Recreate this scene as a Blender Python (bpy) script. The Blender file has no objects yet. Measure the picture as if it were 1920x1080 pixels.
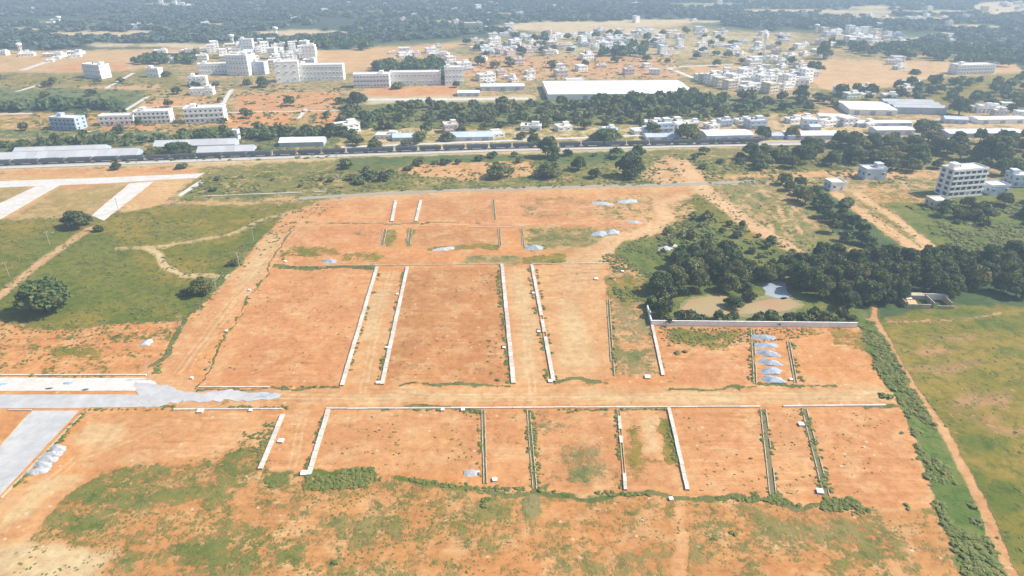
import bpy, math, random
import numpy as np
from mathutils import Vector, Matrix

random.seed(11)
rng = np.random.default_rng(11)
R = math.radians
SC = bpy.context.scene

# ------------------------------------------------------------------ camera
CAM_H, PITCH, FPX = 120.0, R(26.57), 1280.0      # height, look-down angle, focal length in px of a 1920 frame
cam_d = bpy.data.cameras.new('camera')
cam_d.sensor_width = 36.0
cam_d.lens = 24.0
cam_d.clip_start = 1.0
cam_d.clip_end = 20000.0
cam = bpy.data.objects.new('camera', cam_d)
SC.collection.objects.link(cam)
cam.location = (0, 0, CAM_H)
cam.rotation_euler = (math.pi / 2 - PITCH, 0, 0)
SC.camera = cam

# ------------------------------------------------------------------ light
SUN_EL, SUN_AZ = R(44), R(3)                    # azimuth from +X towards +Y
world = bpy.data.worlds.new('World')
SC.world = world
world.use_nodes = True
wn = world.node_tree
bg = wn.nodes['Background']
sky = wn.nodes.new('ShaderNodeTexSky')
sky.sky_type = 'NISHITA'
sky.sun_disc = False
sky.sun_elevation = SUN_EL
sky.sun_rotation = math.pi / 2 - SUN_AZ
sky.dust_density = 2.0
wn.links.new(sky.outputs[0], bg.inputs[0])
bg.inputs[1].default_value = 0.105
sd = bpy.data.lights.new('sun', 'SUN')
sd.energy = 5.0
sd.angle = R(0.5)
sd.color = (1.0, 0.95, 0.86)
sun = bpy.data.objects.new('sun', sd)
SC.collection.objects.link(sun)
sdir = Vector((math.cos(SUN_EL) * math.cos(SUN_AZ), math.cos(SUN_EL) * math.sin(SUN_AZ), math.sin(SUN_EL)))
sun.rotation_euler = sdir.to_track_quat('Z', 'Y').to_euler()
sun.location = (0, 0, 500)
SC.view_settings.view_transform = 'Standard'
SC.view_settings.look = 'None'
SC.view_settings.exposure = 0.65
SC.view_settings.gamma = 1.0
SC.view_settings.use_curve_mapping = False
SC.cycles.max_bounces = 6
SC.cycles.diffuse_bounces = 3
SC.cycles.volume_bounces = 0

# ------------------------------------------------------------------ measuring helpers
CP, SP = math.cos(PITCH), math.sin(PITCH)
def G(px, py):
    """ground point seen at a place of the 1920x1080 photograph"""
    a = (px - 960) / FPX; b = (540 - py) / FPX
    dy = CP + b * SP; dz = -SP + b * CP
    t = CAM_H / -dz
    return a * t, dy * t
def Pj(x, y, z=0.0):
    d = y * CP + (CAM_H - z) * SP
    v = y * SP - (CAM_H - z) * CP
    return 960 + FPX * x / d, 540 - FPX * v / d
def scale_at(px, py):
    x, y = G(px, py)
    return FPX / (y * CP + CAM_H * SP)           # px per metre, sideways
def height_for(px, pb, pt):
    x, y = G(px, pb)
    lo, hi = 0.0, 100.0
    for _ in range(40):
        m = (lo + hi) / 2
        if Pj(x, y, m)[1] > pt: lo = m
        else: hi = m
    return lo

# ------------------------------------------------------------------ object helpers
def link(o, parent=None):
    SC.collection.objects.link(o)
    if parent: o.parent = parent
    return o
def tag(o, label=None, cat=None, group=None, kind=None):
    if label: o['label'] = label
    if cat: o['category'] = cat
    if group: o['group'] = group
    if kind: o['kind'] = kind
    return o
def empty(name, loc, rz, label, cat, group=None):
    o = bpy.data.objects.new(name, None)
    o.empty_display_size = 0.5
    o.location = loc; o.rotation_euler = (0, 0, rz)
    link(o)
    return tag(o, label, cat, group)
def np_mesh(name, V, F, mats=(), midx=None, attrs=None, smooth=False):
    """V (n,3), F (m,k) one polygon size"""
    V = np.ascontiguousarray(V, dtype=np.float32); F = np.ascontiguousarray(F, dtype=np.int32)
    me = bpy.data.meshes.new(name)
    k = F.shape[1]
    me.vertices.add(len(V)); me.vertices.foreach_set('co', V.ravel())
    me.loops.add(F.size); me.loops.foreach_set('vertex_index', F.ravel())
    me.polygons.add(len(F))
    me.polygons.foreach_set('loop_start', np.arange(0, F.size, k, dtype=np.int32))
    for m in mats: me.materials.append(m)
    if midx is not None: me.polygons.foreach_set('material_index', np.ascontiguousarray(midx, dtype=np.int32))
    me.update(calc_edges=True)
    for nm, arr in (attrs or {}).items():
        if arr.ndim == 1:
            a = me.attributes.new(nm, 'FLOAT', 'POINT'); a.data.foreach_set('value', arr.astype(np.float32))
        else:
            a = me.attributes.new(nm, 'FLOAT_COLOR', 'POINT')
            c = np.ones((len(arr), 4), dtype=np.float32); c[:, :3] = arr
            a.data.foreach_set('color', c.ravel())
    if smooth: me.polygons.foreach_set('use_smooth', np.ones(len(F), dtype=bool))
    return me

class MB:
    """gathers boxes and prisms into one mesh"""
    def __init__(s): s.v = []; s.f = []; s.m = []
    def box(s, cx, cy, cz, sx, sy, sz, mi=0, rz=0.0, rx=0.0, ry=0.0):
        M = Matrix.Rotation(rz, 3, 'Z') @ Matrix.Rotation(ry, 3, 'Y') @ Matrix.Rotation(rx, 3, 'X')
        n = len(s.v)
        for dx, dy, dz in ((-1,-1,-1),(1,-1,-1),(1,1,-1),(-1,1,-1),(-1,-1,1),(1,-1,1),(1,1,1),(-1,1,1)):
            p = M @ Vector((dx * sx / 2, dy * sy / 2, dz * sz / 2))
            s.v.append((cx + p.x, cy + p.y, cz + p.z))
        for q in ((0,3,2,1),(4,5,6,7),(0,1,5,4),(1,2,6,5),(2,3,7,6),(3,0,4,7)):
            s.f.append(tuple(n + i for i in q)); s.m.append(mi)
        return s
    def prism(s, pts, y0, y1, mi=0):
        """outline in x,z pushed along y"""
        n = len(s.v); k = len(pts)
        for y in (y0, y1):
            for x, z in pts: s.v.append((x, y, z))
        s.f.append(tuple(n + i for i in range(k))); s.m.append(mi)
        s.f.append(tuple(n + k + i for i in reversed(range(k)))); s.m.append(mi)
        for i in range(k):
            j = (i + 1) % k
            s.f.append((n + j, n + i, n + k + i, n + k + j)); s.m.append(mi)
        return s
    def cyl(s, cx, cy, z0, z1, r0, r1, k=10, mi=0):
        n = len(s.v)
        for z, r in ((z0, r0), (z1, r1)):
            for i in range(k):
                a = 2 * math.pi * i / k
                s.v.append((cx + r * math.cos(a), cy + r * math.sin(a), z))
        for i in range(k):
            j = (i + 1) % k
            s.f.append((n + i, n + j, n + k + j, n + k + i)); s.m.append(mi)
        s.f.append(tuple(n + i for i in reversed(range(k)))); s.m.append(mi)
        s.f.append(tuple(n + k + i for i in range(k))); s.m.append(mi)
        return s
    def mesh(s, name, mats):
        me = bpy.data.meshes.new(name)
        me.from_pydata(s.v, [], s.f)
        for m in mats: me.materials.append(m)
        me.polygons.foreach_set('material_index', s.m)
        me.update()
        return me
    def obj(s, name, mats, parent=None, loc=(0, 0, 0), rz=0.0):
        o = bpy.data.objects.new(name, s.mesh(name, mats if isinstance(mats, (list, tuple)) else [mats]))
        o.location = loc; o.rotation_euler = (0, 0, rz)
        return link(o, parent)
def inst(name, me, parent=None, loc=(0, 0, 0), rz=0.0, sc=(1, 1, 1)):
    o = bpy.data.objects.new(name, me)
    o.location = loc; o.rotation_euler = (0, 0, rz); o.scale = sc
    return link(o, parent)

# ------------------------------------------------------------------ numpy noise
def vnoise(x, y, scale, seed=0):
    t = np.random.default_rng(1000 + seed).random((256, 256)).astype(np.float32)
    u = x / scale; v = y / scale
    i = np.floor(u).astype(np.int64); j = np.floor(v).astype(np.int64)
    fu = u - i; fv = v - j
    fu = fu * fu * (3 - 2 * fu); fv = fv * fv * (3 - 2 * fv)
    i0 = i & 255; j0 = j & 255; i1 = (i + 1) & 255; j1 = (j + 1) & 255
    return (t[i0, j0] * (1 - fu) + t[i1, j0] * fu) * (1 - fv) + (t[i0, j1] * (1 - fu) + t[i1, j1] * fu) * fv
def fnoise(x, y, scale, octs=4, seed=0):
    s = 0; a = 1; t = 0
    for k in range(octs):
        s = s + a * vnoise(x + 37.1 * k, y - 91.7 * k, scale / 2 ** k, seed + k); t += a; a *= 0.55
    return s / t
def in_poly(px, py, poly):
    inside = np.zeros(px.shape, bool)
    n = len(poly); j = n - 1
    for i in range(n):
        xi, yi = poly[i]; xj, yj = poly[j]
        if yi != yj:
            c = ((yi > py) != (yj > py)) & (px < (xj - xi) * (py - yi) / (yj - yi) + xi)
            inside ^= c
        j = i
    return inside

# ------------------------------------------------------------------ materials
def newmat(name):
    m = bpy.data.materials.new(name); m.use_nodes = True
    nt = m.node_tree
    return m, nt, nt.nodes, nt.links, nt.nodes['Principled BSDF']
def N(nodes, t, **kw):
    n = nodes.new(t)
    for k, v in kw.items(): setattr(n, k, v)
    return n
def mixrgb(nd, lk, fac, a, b, mode='MIX'):
    m = N(nd, 'ShaderNodeMix', data_type='RGBA', blend_type=mode)
    for sock, val in ((0, fac), (6, a), (7, b)):
        if hasattr(val, 'is_output'): lk.new(val, m.inputs[sock])
        elif sock == 0: m.inputs[0].default_value = val
        else: m.inputs[sock].default_value = (*val, 1) if len(val) == 3 else val
    return m.outputs[2]
def noise_node(nd, lk, vec, scale, detail=4, rough=0.6):
    n = N(nd, 'ShaderNodeTexNoise')
    n.inputs['Scale'].default_value = scale; n.inputs['Detail'].default_value = detail; n.inputs['Roughness'].default_value = rough
    if vec is not None: lk.new(vec, n.inputs['Vector'])
    return n.outputs['Fac']
def ramp(nd, lk, fac, a, b, lo=0.0, hi=1.0):
    r = N(nd, 'ShaderNodeMapRange'); r.clamp = True
    lk.new(fac, r.inputs[0])
    for i, v in enumerate((a, b, lo, hi)): r.inputs[i + 1].default_value = v
    return r.outputs[0]
def mathn(nd, lk, op, a, b):
    m = N(nd, 'ShaderNodeMath', operation=op)
    for i, v in enumerate((a, b)):
        if hasattr(v, 'is_output'): lk.new(v, m.inputs[i])
        else: m.inputs[i].default_value = v
    return m.outputs[0]

def simple(name, col, rough=0.85, var=0.18, scale=0.6, stain=None, metal=0.0, bump=0.0, per_obj=0.0):
    m, nt, nd, lk, p = newmat(name)
    geo = N(nd, 'ShaderNodeNewGeometry')
    n1 = noise_node(nd, lk, geo.outputs['Position'], scale, 5, 0.65)
    f = ramp(nd, lk, n1, 0.3, 0.7, 1 - var, 1 + var)
    c = mixrgb(nd, lk, 1.0, col, (1, 1, 1), 'MULTIPLY')
    mm = nd[c.node.name]
    cmb = N(nd, 'ShaderNodeCombineColor')
    for i in range(3): lk.new(f, cmb.inputs[i])
    lk.new(cmb.outputs[0], mm.inputs[7])
    out = c
    if per_obj:
        oi = N(nd, 'ShaderNodeObjectInfo')
        g = ramp(nd, lk, oi.outputs['Random'], 0, 1, 1 - per_obj, 1 + per_obj)
        cm = N(nd, 'ShaderNodeCombineColor')
        for i in range(3): lk.new(g, cm.inputs[i])
        out = mixrgb(nd, lk, 1.0, out, cm.outputs[0], 'MULTIPLY')
    if stain:
        n2 = noise_node(nd, lk, geo.outputs['Position'], scale * 0.35, 6, 0.7)
        out = mixrgb(nd, lk, ramp(nd, lk, n2, 0.48, 0.7, 0, 0.75), out, stain)
    lk.new(out, p.inputs['Base Color'])
    p.inputs['Roughness'].default_value = rough; p.inputs['Metallic'].default_value = metal
    if bump:
        b = N(nd, 'ShaderNodeBump'); b.inputs['Strength'].default_value = bump; b.inputs['Distance'].default_value = 0.2
        lk.new(noise_node(nd, lk, geo.outputs['Position'], scale * 4, 5, 0.7), b.inputs['Height'])
        lk.new(b.outputs[0], p.inputs['Normal'])
    return m

M_conc   = simple('weathered_white_concrete', (0.50, 0.475, 0.43), 0.9, 0.16, 1.6, (0.42, 0.31, 0.20), per_obj=0.16)
M_conc_o = simple('old_concrete_edge', (0.42, 0.36, 0.24), 0.95, 0.25, 0.8, (0.30, 0.20, 0.10))
M_croad  = simple('concrete_road_surface', (0.50, 0.48, 0.45), 0.9, 0.12, 0.35, (0.42, 0.34, 0.25))
M_groad  = simple('grey_dust_surface', (0.36, 0.36, 0.365), 0.95, 0.14, 0.35, (0.50, 0.48, 0.45))
M_asph   = simple('old_road_surface', (0.26, 0.24, 0.19), 0.9, 0.12, 0.15, (0.34, 0.25, 0.16))
M_wall   = simple('white_painted_wall', (0.84, 0.82, 0.79), 0.8, 0.05, 0.3, (0.74, 0.70, 0.65), per_obj=0.05)
M_cream  = simple('cream_plaster', (0.66, 0.57, 0.42), 0.85, 0.08, 0.3, (0.55, 0.48, 0.36))
M_pink   = simple('pale_pink_plaster', (0.68, 0.56, 0.50), 0.85, 0.08, 0.3)
M_bluegrey = simple('blue_grey_wall_and_shade', (0.38, 0.45, 0.55), 0.85, 0.08, 0.3)  # shed wall tone; paints shade as colour on the house by the hedge
M_bwall  = simple('pale_blue_wall', (0.52, 0.58, 0.68), 0.85, 0.08, 0.3)
M_roof   = simple('pale_roof_slab', (0.64, 0.61, 0.56), 0.9, 0.12, 0.35, (0.46, 0.42, 0.37))
M_sheet  = simple('pale_grey_roof_sheet', (0.42, 0.425, 0.44), 0.55, 0.06, 0.2, per_obj=0.09)
M_sheetw = simple('white_roof_sheet', (0.72, 0.71, 0.69), 0.6, 0.05, 0.2, per_obj=0.04)
M_sheetb = simple('pale_blue_roof_sheet', (0.46, 0.52, 0.62), 0.5, 0.06, 0.2, per_obj=0.09)
M_glass  = simple('dark_window_glass', (0.05, 0.07, 0.10), 0.15, 0.2, 0.5)
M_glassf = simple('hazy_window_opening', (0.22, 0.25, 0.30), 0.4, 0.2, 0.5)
M_frame  = simple('grey_window_frame', (0.35, 0.38, 0.42), 0.6, 0.1, 1.0)
M_gravel = simple('blue_grey_gravel', (0.29, 0.33, 0.39), 0.95, 0.3, 2.2, (0.46, 0.48, 0.50), bump=0.6)
M_gravw  = simple('pale_stone_gravel', (0.36, 0.375, 0.40), 0.95, 0.35, 2.2, (0.46, 0.44, 0.41), bump=0.6)
M_steel  = simple('dark_wagon_steel', (0.085, 0.10, 0.12), 0.7, 0.3, 0.4, (0.13, 0.10, 0.08), per_obj=0.25)
M_coal   = simple('coal_load', (0.05, 0.055, 0.06), 0.9, 0.4, 1.5)
M_rail   = simple('rail_steel', (0.20, 0.17, 0.15), 0.5, 0.1, 1.0)
M_ball   = simple('track_ballast', (0.42, 0.40, 0.37), 0.95, 0.2, 0.7, (0.50, 0.43, 0.34))
M_bark   = simple('tree_bark', (0.12, 0.085, 0.06), 0.95, 0.25, 2.0)
M_pole   = simple('concrete_pole', (0.36, 0.34, 0.30), 0.9, 0.1, 1.0)
M_blue   = simple('blue_tarpaulin', (0.20, 0.33, 0.52), 0.6, 0.15, 0.8)
M_orange = simple('orange_plaster', (0.62, 0.36, 0.16), 0.85, 0.1, 0.4)
M_tank   = simple('black_water_tank', (0.04, 0.04, 0.045), 0.5, 0.1, 1.0)

def ground_material(name, lift=1.0):
    m, nt, nd, lk, p = newmat(name)
    geo = N(nd, 'ShaderNodeNewGeometry'); P = geo.outputs['Position']
    def at(nm):
        a = N(nd, 'ShaderNodeAttribute'); a.attribute_name = nm; return a
    soil = at('soil').outputs['Color']; veg = at('veg').outputs['Color']; cov = at('cover').outputs['Fac']
    big = noise_node(nd, lk, P, 0.035, 6, 0.62)
    mid = noise_node(nd, lk, P, 0.16, 5, 0.62)
    fine = noise_node(nd, lk, P, 0.55, 5, 0.75)
    n = mathn(nd, lk, 'ADD', mathn(nd, lk, 'MULTIPLY', big, 0.24), mathn(nd, lk, 'MULTIPLY', mid, 0.36))
    n = mathn(nd, lk, 'ADD', n, mathn(nd, lk, 'MULTIPLY', fine, 0.40))
    d = mathn(nd, lk, 'SUBTRACT', mathn(nd, lk, 'MULTIPLY', mathn(nd, lk, 'SUBTRACT', cov, 0.5), 0.27), mathn(nd, lk, 'SUBTRACT', n, 0.5))
    fac = ramp(nd, lk, d, -0.028, 0.028)
    # soil: darker damp patches, paler dusty patches, stones
    s1 = noise_node(nd, lk, P, 0.055, 7, 0.68)
    s = mixrgb(nd, lk, ramp(nd, lk, s1, 0.44, 0.56), mixrgb(nd, lk, 1.0, soil, (0.89, 0.84, 0.81), 'MULTIPLY'), soil)
    s2 = noise_node(nd, lk, P, 0.11, 7, 0.70)
    s = mixrgb(nd, lk, ramp(nd, lk, s2, 0.51, 0.60, 0, 0.5), s, (0.44, 0.275, 0.135))
    s3 = noise_node(nd, lk, P, 0.40, 6, 0.78)
    s = mixrgb(nd, lk, ramp(nd, lk, s3, 0.515, 0.60, 0, 0.8), s, mixrgb(nd, lk, 1.0, s, (0.80, 0.76, 0.70), 'MULTIPLY'))
    s = mixrgb(nd, lk, ramp(nd, lk, s3, 0.48, 0.40, 0, 0.7), s, mixrgb(nd, lk, 1.0, s, (1.16, 1.20, 1.24), 'MULTIPLY'))
    for rot, sx_, sy_, lo, hi in ((0.25, 0.05, 0.75, 0.55, 0.63), (1.35, 0.045, 0.6, 0.56, 0.64)):
        mp = N(nd, 'ShaderNodeMapping'); mp.inputs['Rotation'].default_value = (0, 0, rot); mp.inputs['Scale'].default_value = (sx_, sy_, 1); lk.new(P, mp.inputs['Vector'])
        st = noise_node(nd, lk, mp.outputs[0], 1.0, 4, 0.6)
        mk = ramp(nd, lk, noise_node(nd, lk, P, 0.02 + rot * .01, 3, 0.5), 0.50, 0.58)
        s = mixrgb(nd, lk, mathn(nd, lk, 'MULTIPLY', mk, ramp(nd, lk, st, lo, hi, 0, 0.55)), s, mixrgb(nd, lk, 1.0, s, (1.15, 1.35, 1.5), 'MULTIPLY'))
        s = mixrgb(nd, lk, mathn(nd, lk, 'MULTIPLY', mk, ramp(nd, lk, st, 0.45, 0.38, 0, 0.5)), s, mixrgb(nd, lk, 1.0, s, (0.82, 0.74, 0.68), 'MULTIPLY'))
    vo = N(nd, 'ShaderNodeTexVoronoi'); vo.inputs['Scale'].default_value = 0.22; lk.new(P, vo.inputs['Vector'])
    s = mixrgb(nd, lk, ramp(nd, lk, vo.outputs['Distance'], 0.11, 0.07, 0, 0.7), s, (0.50, 0.40, 0.29))
    # vegetation: green tufts and straw
    v1 = noise_node(nd, lk, P, 0.045, 6, 0.66)
    v = mixrgb(nd, lk, ramp(nd, lk, v1, 0.48, 0.54, 0, 0.85), veg, mixrgb(nd, lk, 1.0, veg, (0.68, 0.83, 0.62), 'MULTIPLY'))
    v2 = noise_node(nd, lk, P, 0.26, 6, 0.76)
    v = mixrgb(nd, lk, ramp(nd, lk, v2, 0.51, 0.58, 0, 0.85), v, mixrgb(nd, lk, 1.0, v, (0.56, 0.72, 0.60), 'MULTIPLY'))
    v = mixrgb(nd, lk, ramp(nd, lk, v2, 0.48, 0.40, 0, 0.6), v, mixrgb(nd, lk, 1.0, v, (1.25, 1.12, 1.1), 'MULTIPLY'))
    lk.new(mixrgb(nd, lk, fac, s, v), p.inputs['Base Color'])
    p.inputs['Roughness'].default_value = 0.97
    p.inputs['Specular IOR Level'].default_value = 0.15
    b = N(nd, 'ShaderNodeBump'); b.inputs['Strength'].default_value = 0.55; b.inputs['Distance'].default_value = 0.5
    h = mathn(nd, lk, 'ADD', mathn(nd, lk, 'MULTIPLY', fine, mathn(nd, lk, 'ADD', mathn(nd, lk, 'MULTIPLY', fac, 1.0), 0.35)), mathn(nd, lk, 'MULTIPLY', fac, 0.25))
    lk.new(h, b.inputs['Height']); lk.new(b.outputs[0], p.inputs['Normal'])
    return m
M_ground = ground_material('soil_and_grass')

def foliage(name, dark, light, olive):
    m, nt, nd, lk, p = newmat(name)
    geo = N(nd, 'ShaderNodeNewGeometry')
    a = N(nd, 'ShaderNodeAttribute'); a.attribute_name = 'tint'
    oi = N(nd, 'ShaderNodeObjectInfo')
    n = noise_node(nd, lk, geo.outputs['Position'], 0.35, 3, 0.6)
    c = mixrgb(nd, lk, a.outputs['Fac'], dark, light)
    c = mixrgb(nd, lk, ramp(nd, lk, n, 0.48, 0.62, 0, 0.8), c, olive)
    g = ramp(nd, lk, oi.outputs['Random'], 0, 1, 0.78, 1.25)
    cm = N(nd, 'ShaderNodeCombineColor')
    for i in range(3): lk.new(g, cm.inputs[i])
    c = mixrgb(nd, lk, 1.0, c, cm.outputs[0], 'MULTIPLY')
    w_ = N(nd, 'ShaderNodeTexWhiteNoise'); w_.noise_dimensions = '1D'; lk.new(oi.outputs['Random'], w_.inputs['W'])
    c = mixrgb(nd, lk, ramp(nd, lk, w_.outputs['Value'], 0.55, 1.0, 0, 0.55), c, mixrgb(nd, lk, 1.0, c, (1.65, 1.22, 0.95), 'MULTIPLY'))
    lk.new(c, p.inputs['Base Color'])
    p.inputs['Roughness'].default_value = 0.75
    p.inputs['Specular IOR Level'].default_value = 0.25
    tr = N(nd, 'ShaderNodeBsdfTranslucent'); lk.new(c, tr.inputs[0])
    mx = N(nd, 'ShaderNodeMixShader'); mx.inputs[0].default_value = 0.22
    lk.new(p.outputs[0], mx.inputs[1]); lk.new(tr.outputs[0], mx.inputs[2])
    lk.new(mx.outputs[0], nd['Material Output'].inputs[0])
    return m
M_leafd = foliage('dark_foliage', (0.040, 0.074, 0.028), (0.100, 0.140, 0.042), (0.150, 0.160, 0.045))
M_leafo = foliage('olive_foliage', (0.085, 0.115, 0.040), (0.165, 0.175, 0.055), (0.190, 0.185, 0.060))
M_leaff = foliage('hazed_forest_foliage', (0.055, 0.075, 0.055), (0.095, 0.115, 0.080), (0.12, 0.13, 0.08))  # far forest: distance haze put into paler, bluer leaf colours
M_leafw = foliage('weed_foliage', (0.125, 0.165, 0.040), (0.200, 0.220, 0.055), (0.23, 0.21, 0.065))

# ------------------------------------------------------------------ ground: land cover painted on one world grid
NR, NC = 640, 920
rowspy = np.linspace(1130, -24, NR)
rowY = np.array([G(960, p)[1] for p in rowspy])
colu = np.linspace(-0.84, 0.84, NC)               # sideways slope x / depth, frame edge is 0.75
depth = rowY * CP + CAM_H * SP
extraY = np.array([2500., 3000, 3700, 4500, 5600, 7000])
nearY = np.array([-300., -60, 60])
Yall = np.concatenate([nearY, rowY, extraY])
dall = np.concatenate([np.maximum(nearY * CP + CAM_H * SP, 90), depth, extraY * CP + CAM_H * SP])
extrau = np.array([1.0, 1.3, 1.8, 2.6, 3.6])
uall = np.concatenate([-extrau[::-1], colu, extrau])
GX = dall[:, None] * uall[None, :]; GY = np.repeat(Yall[:, None], len(uall), 1)
nr, nc = GX.shape
with np.errstate(all='ignore'):
    dd = np.maximum(GY * CP + CAM_H * SP, 40.0)
    PX = 960 + FPX * GX / dd; PY = 540 - FPX * (GY * SP - CAM_H * CP) / dd
PY = np.clip(PY, -99, 2000)
# ragged edges: shift look-ups by world-space noise, in pixels at that distance
sc = FPX / dd
vs = sc * CAM_H / np.maximum(GY, 60) * 0.9
n1 = fnoise(GX, GY, 14, 4, 3) - 0.5; n2 = fnoise(GX, GY, 14, 4, 9) - 0.5
QX = PX + n1 * 7.0 * sc; QY = PY + n2 * 9.0 * vs
sx = PX + n1 * 1.6 * sc; sy = PY + n2 * 2.2 * vs    # tighter edges for roads and plots

ORANGE = (0.445, 0.207, 0.090); LIGHT = (0.430, 0.262, 0.135); BROWN = (0.350, 0.182, 0.076)
PALE = (0.445, 0.285, 0.165); TAN = (0.275, 0.205, 0.090); FARSOIL = (0.43, 0.275, 0.15); SAND = (0.40, 0.33, 0.22)
OLIVE = (0.200, 0.150, 0.026); GREEN = (0.112, 0.124, 0.020); DARKG = (0.045, 0.078, 0.028); DRY = (0.205, 0.170, 0.070)
soil = np.empty((nr, nc, 3), np.float32); soil[:] = FARSOIL
veg = np.empty((nr, nc, 3), np.float32); veg[:] = (0.15, 0.15, 0.058)
cover = np.full((nr, nc), 0.50, np.float32)
def blur(m, k):
    for _ in range(2):
        for ax in (0, 1):
            c = np.cumsum(np.pad(m, [(k + 1, k) if i == ax else (0, 0) for i in (0, 1)], mode='edge'), axis=ax)
            n = m.shape[ax]
            a = np.take(c, range(2 * k + 1, 2 * k + 1 + n), ax); b = np.take(c, range(0, n), ax)
            m = (a - b) / (2 * k + 1)
    return m
def paint(poly, so=None, ve=None, co=None, feather=1, tight=False, amt=1.0):
    xs = [p[0] for p in poly]; ys = [p[1] for p in poly]
    ax, ay = (sx, sy) if tight else (QX, QY)
    m = np.zeros((nr, nc), np.float32)
    box = (ax > min(xs)) & (ax < max(xs)) & (ay > min(ys)) & (ay < max(ys))
    if not box.any(): return
    m[box] = in_poly(ax[box], ay[box], poly)
    if feather: m = blur(m, feather)
    m = m * amt
    if so is not None: soil[:] = soil * (1 - m[..., None]) + np.array(so, np.float32) * m[..., None]
    if ve is not None: veg[:] = veg * (1 - m[..., None]) + np.array(ve, np.float32) * m[..., None]
    if co is not None: cover[:] = cover * (1 - m) + co * m
def strip_poly(pts, w, wend=None):
    """band of w metres around a pixel polyline, as a pixel polygon"""
    W = [Vector(G(*p)) for p in pts]; L = []; Rr = []
    for i, p in enumerate(W):
        a = W[max(i - 1, 0)]; b = W[min(i + 1, len(W) - 1)]
        t = (b - a).normalized(); nrm = Vector((-t.y, t.x))
        ww = w if wend is None else w + (wend - w) * i / (len(W) - 1)
        L.append(Pj(*(p + nrm * ww / 2))); Rr.append(Pj(*(p - nrm * ww / 2)))
    return L + Rr[::-1]
def ellipse(cx, cy, rx, ry, n=18):
    return [(cx + rx * math.cos(2 * math.pi * i / n), cy + ry * math.sin(2 * math.pi * i / n)) for i in range(n)]

# far woods and fields
FAR = [(-900,-99),(2900,-99),(2900,140),(1920,128),(1800,100),(1720,92),(1640,82),(1800,72),(1560,58),(1440,62),(1280,42),(1060,44),(960,66),(860,74),(700,84),(640,94),(600,90),(470,78),(300,92),(90,98),(-900,92)]
paint(FAR, (0.14, 0.13, 0.09), (0.055, 0.070, 0.045), 0.92, 2)
for e in ((180,64,110,7),(210,84,50,5),(270,60,40,4),(40,55,40,4),(390,45,40,3),(560,62,100,7),(330,85,80,5),(1110,45,170,7),(1250,40,120,5),(1160,60,120,8),(1700,35,120,4),(1480,20,120,4),(1880,15,70,14),(1600,28,80,3),(840,40,60,3),(950,27,30,3),(310,8,60,3),(1000,52,90,6),(1640,14,60,4),(1330,8,90,3),(1820,50,70,4),(700,22,110,2),(130,40,90,2),(1620,22,90,4),(1750,22,80,4)):
    paint(ellipse(*e), (0.48, 0.38, 0.27), (0.15, 0.15, 0.07), 0.24, 1)
# farmland and town soil
paint([(-300,96),(370,92),(250,130),(140,140),(-300,140)], (0.44,0.28,0.15), None, 0.22, 1)
paint([(100,100),(300,96),(360,104),(240,128),(60,132)], (0.44,0.29,0.16), None, 0.02, 1)
paint([(80,128),(140,118),(235,118),(240,130),(150,138)], (0.45,0.22,0.11), None, 0.05, 1)
paint([(-300,138),(320,134),(360,170),(-300,178)], TAN, OLIVE, 0.55, 1)
paint([(60,162),(300,160),(300,172),(60,172)], (0.42,0.27,0.17), OLIVE, 0.25, 1)
paint([(-300,172),(130,165),(300,172),(240,204),(-300,206)], TAN, (0.14,0.145,0.055), 0.80, 1)
paint([(-300,190),(235,188),(232,214),(-300,214)], TAN, (0.06,0.085,0.04), 0.95, 1)
paint([(-300,214),(640,206),(640,244),(-300,262)], LIGHT, OLIVE, 0.46, 1)
paint([(190,234),(300,233),(310,246),(190,248)], ORANGE, OLIVE, 0.12, 1)
paint([(424,214),(546,209),(540,236),(428,238)], ORANGE, OLIVE, 0.04, 1, True)
paint([(590,210),(640,208),(638,236),(592,238)], ORANGE, OLIVE, 0.10, 1, True)
paint([(446,176),(640,172),(642,205),(440,208)], (0.44,0.22,0.11), OLIVE, 0.26, 1)
paint([(275,186),(420,182),(430,200),(260,204)], (0.44,0.24,0.12), OLIVE, 0.25, 1)
paint([(280,168),(400,164),(400,178),(260,182)], TAN, OLIVE, 0.30, 1)
paint([(586,97),(780,88),(890,80),(780,100),(700,126),(640,140),(588,118)], (0.45,0.28,0.15), None, 0.02, 1)
paint([(682,166),(862,161),(852,180),(690,183)], (0.45,0.215,0.105), OLIVE, 0.12, 1)
paint([(760,106),(1260,100),(1280,148),(880,150)], (0.44,0.27,0.155), TAN, 0.40, 1)
for y0 in (112, 121, 131, 141): paint([(880,y0),(1260,y0-5),(1260,y0-2),(880,y0+4)], (0.45,0.215,0.11), OLIVE, 0.16, 1)
paint([(690,182),(1000,180),(1010,192),(690,196)], (0.40,0.36,0.29), None, 0.10, 1)
paint([(1500,140),(1560,142),(1760,140),(1900,118),(1940,150),(1780,148),(1690,160),(1600,176),(1560,172)], (0.45,0.29,0.17), None, 0.0, 1, True)
paint([(1540,112),(1800,116),(1900,124),(1700,142),(1500,140)], (0.45,0.29,0.17), OLIVE, 0.24, 1)
paint([(1000,62),(1500,60),(1500,112),(1000,100)], (0.45,0.35,0.23), OLIVE, 0.45, 1)
paint([(1290,124),(1400,123),(1350,141),(1310,141)], (0.45,0.27,0.14), None, 0.0, 0, True)
paint([(1740,145),(1940,135),(1960,210),(1640,210)], TAN, OLIVE, 0.66, 1)
paint([(1540,170),(1760,165),(1800,190),(1560,195)], TAN, OLIVE, 0.85, 1)
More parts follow.
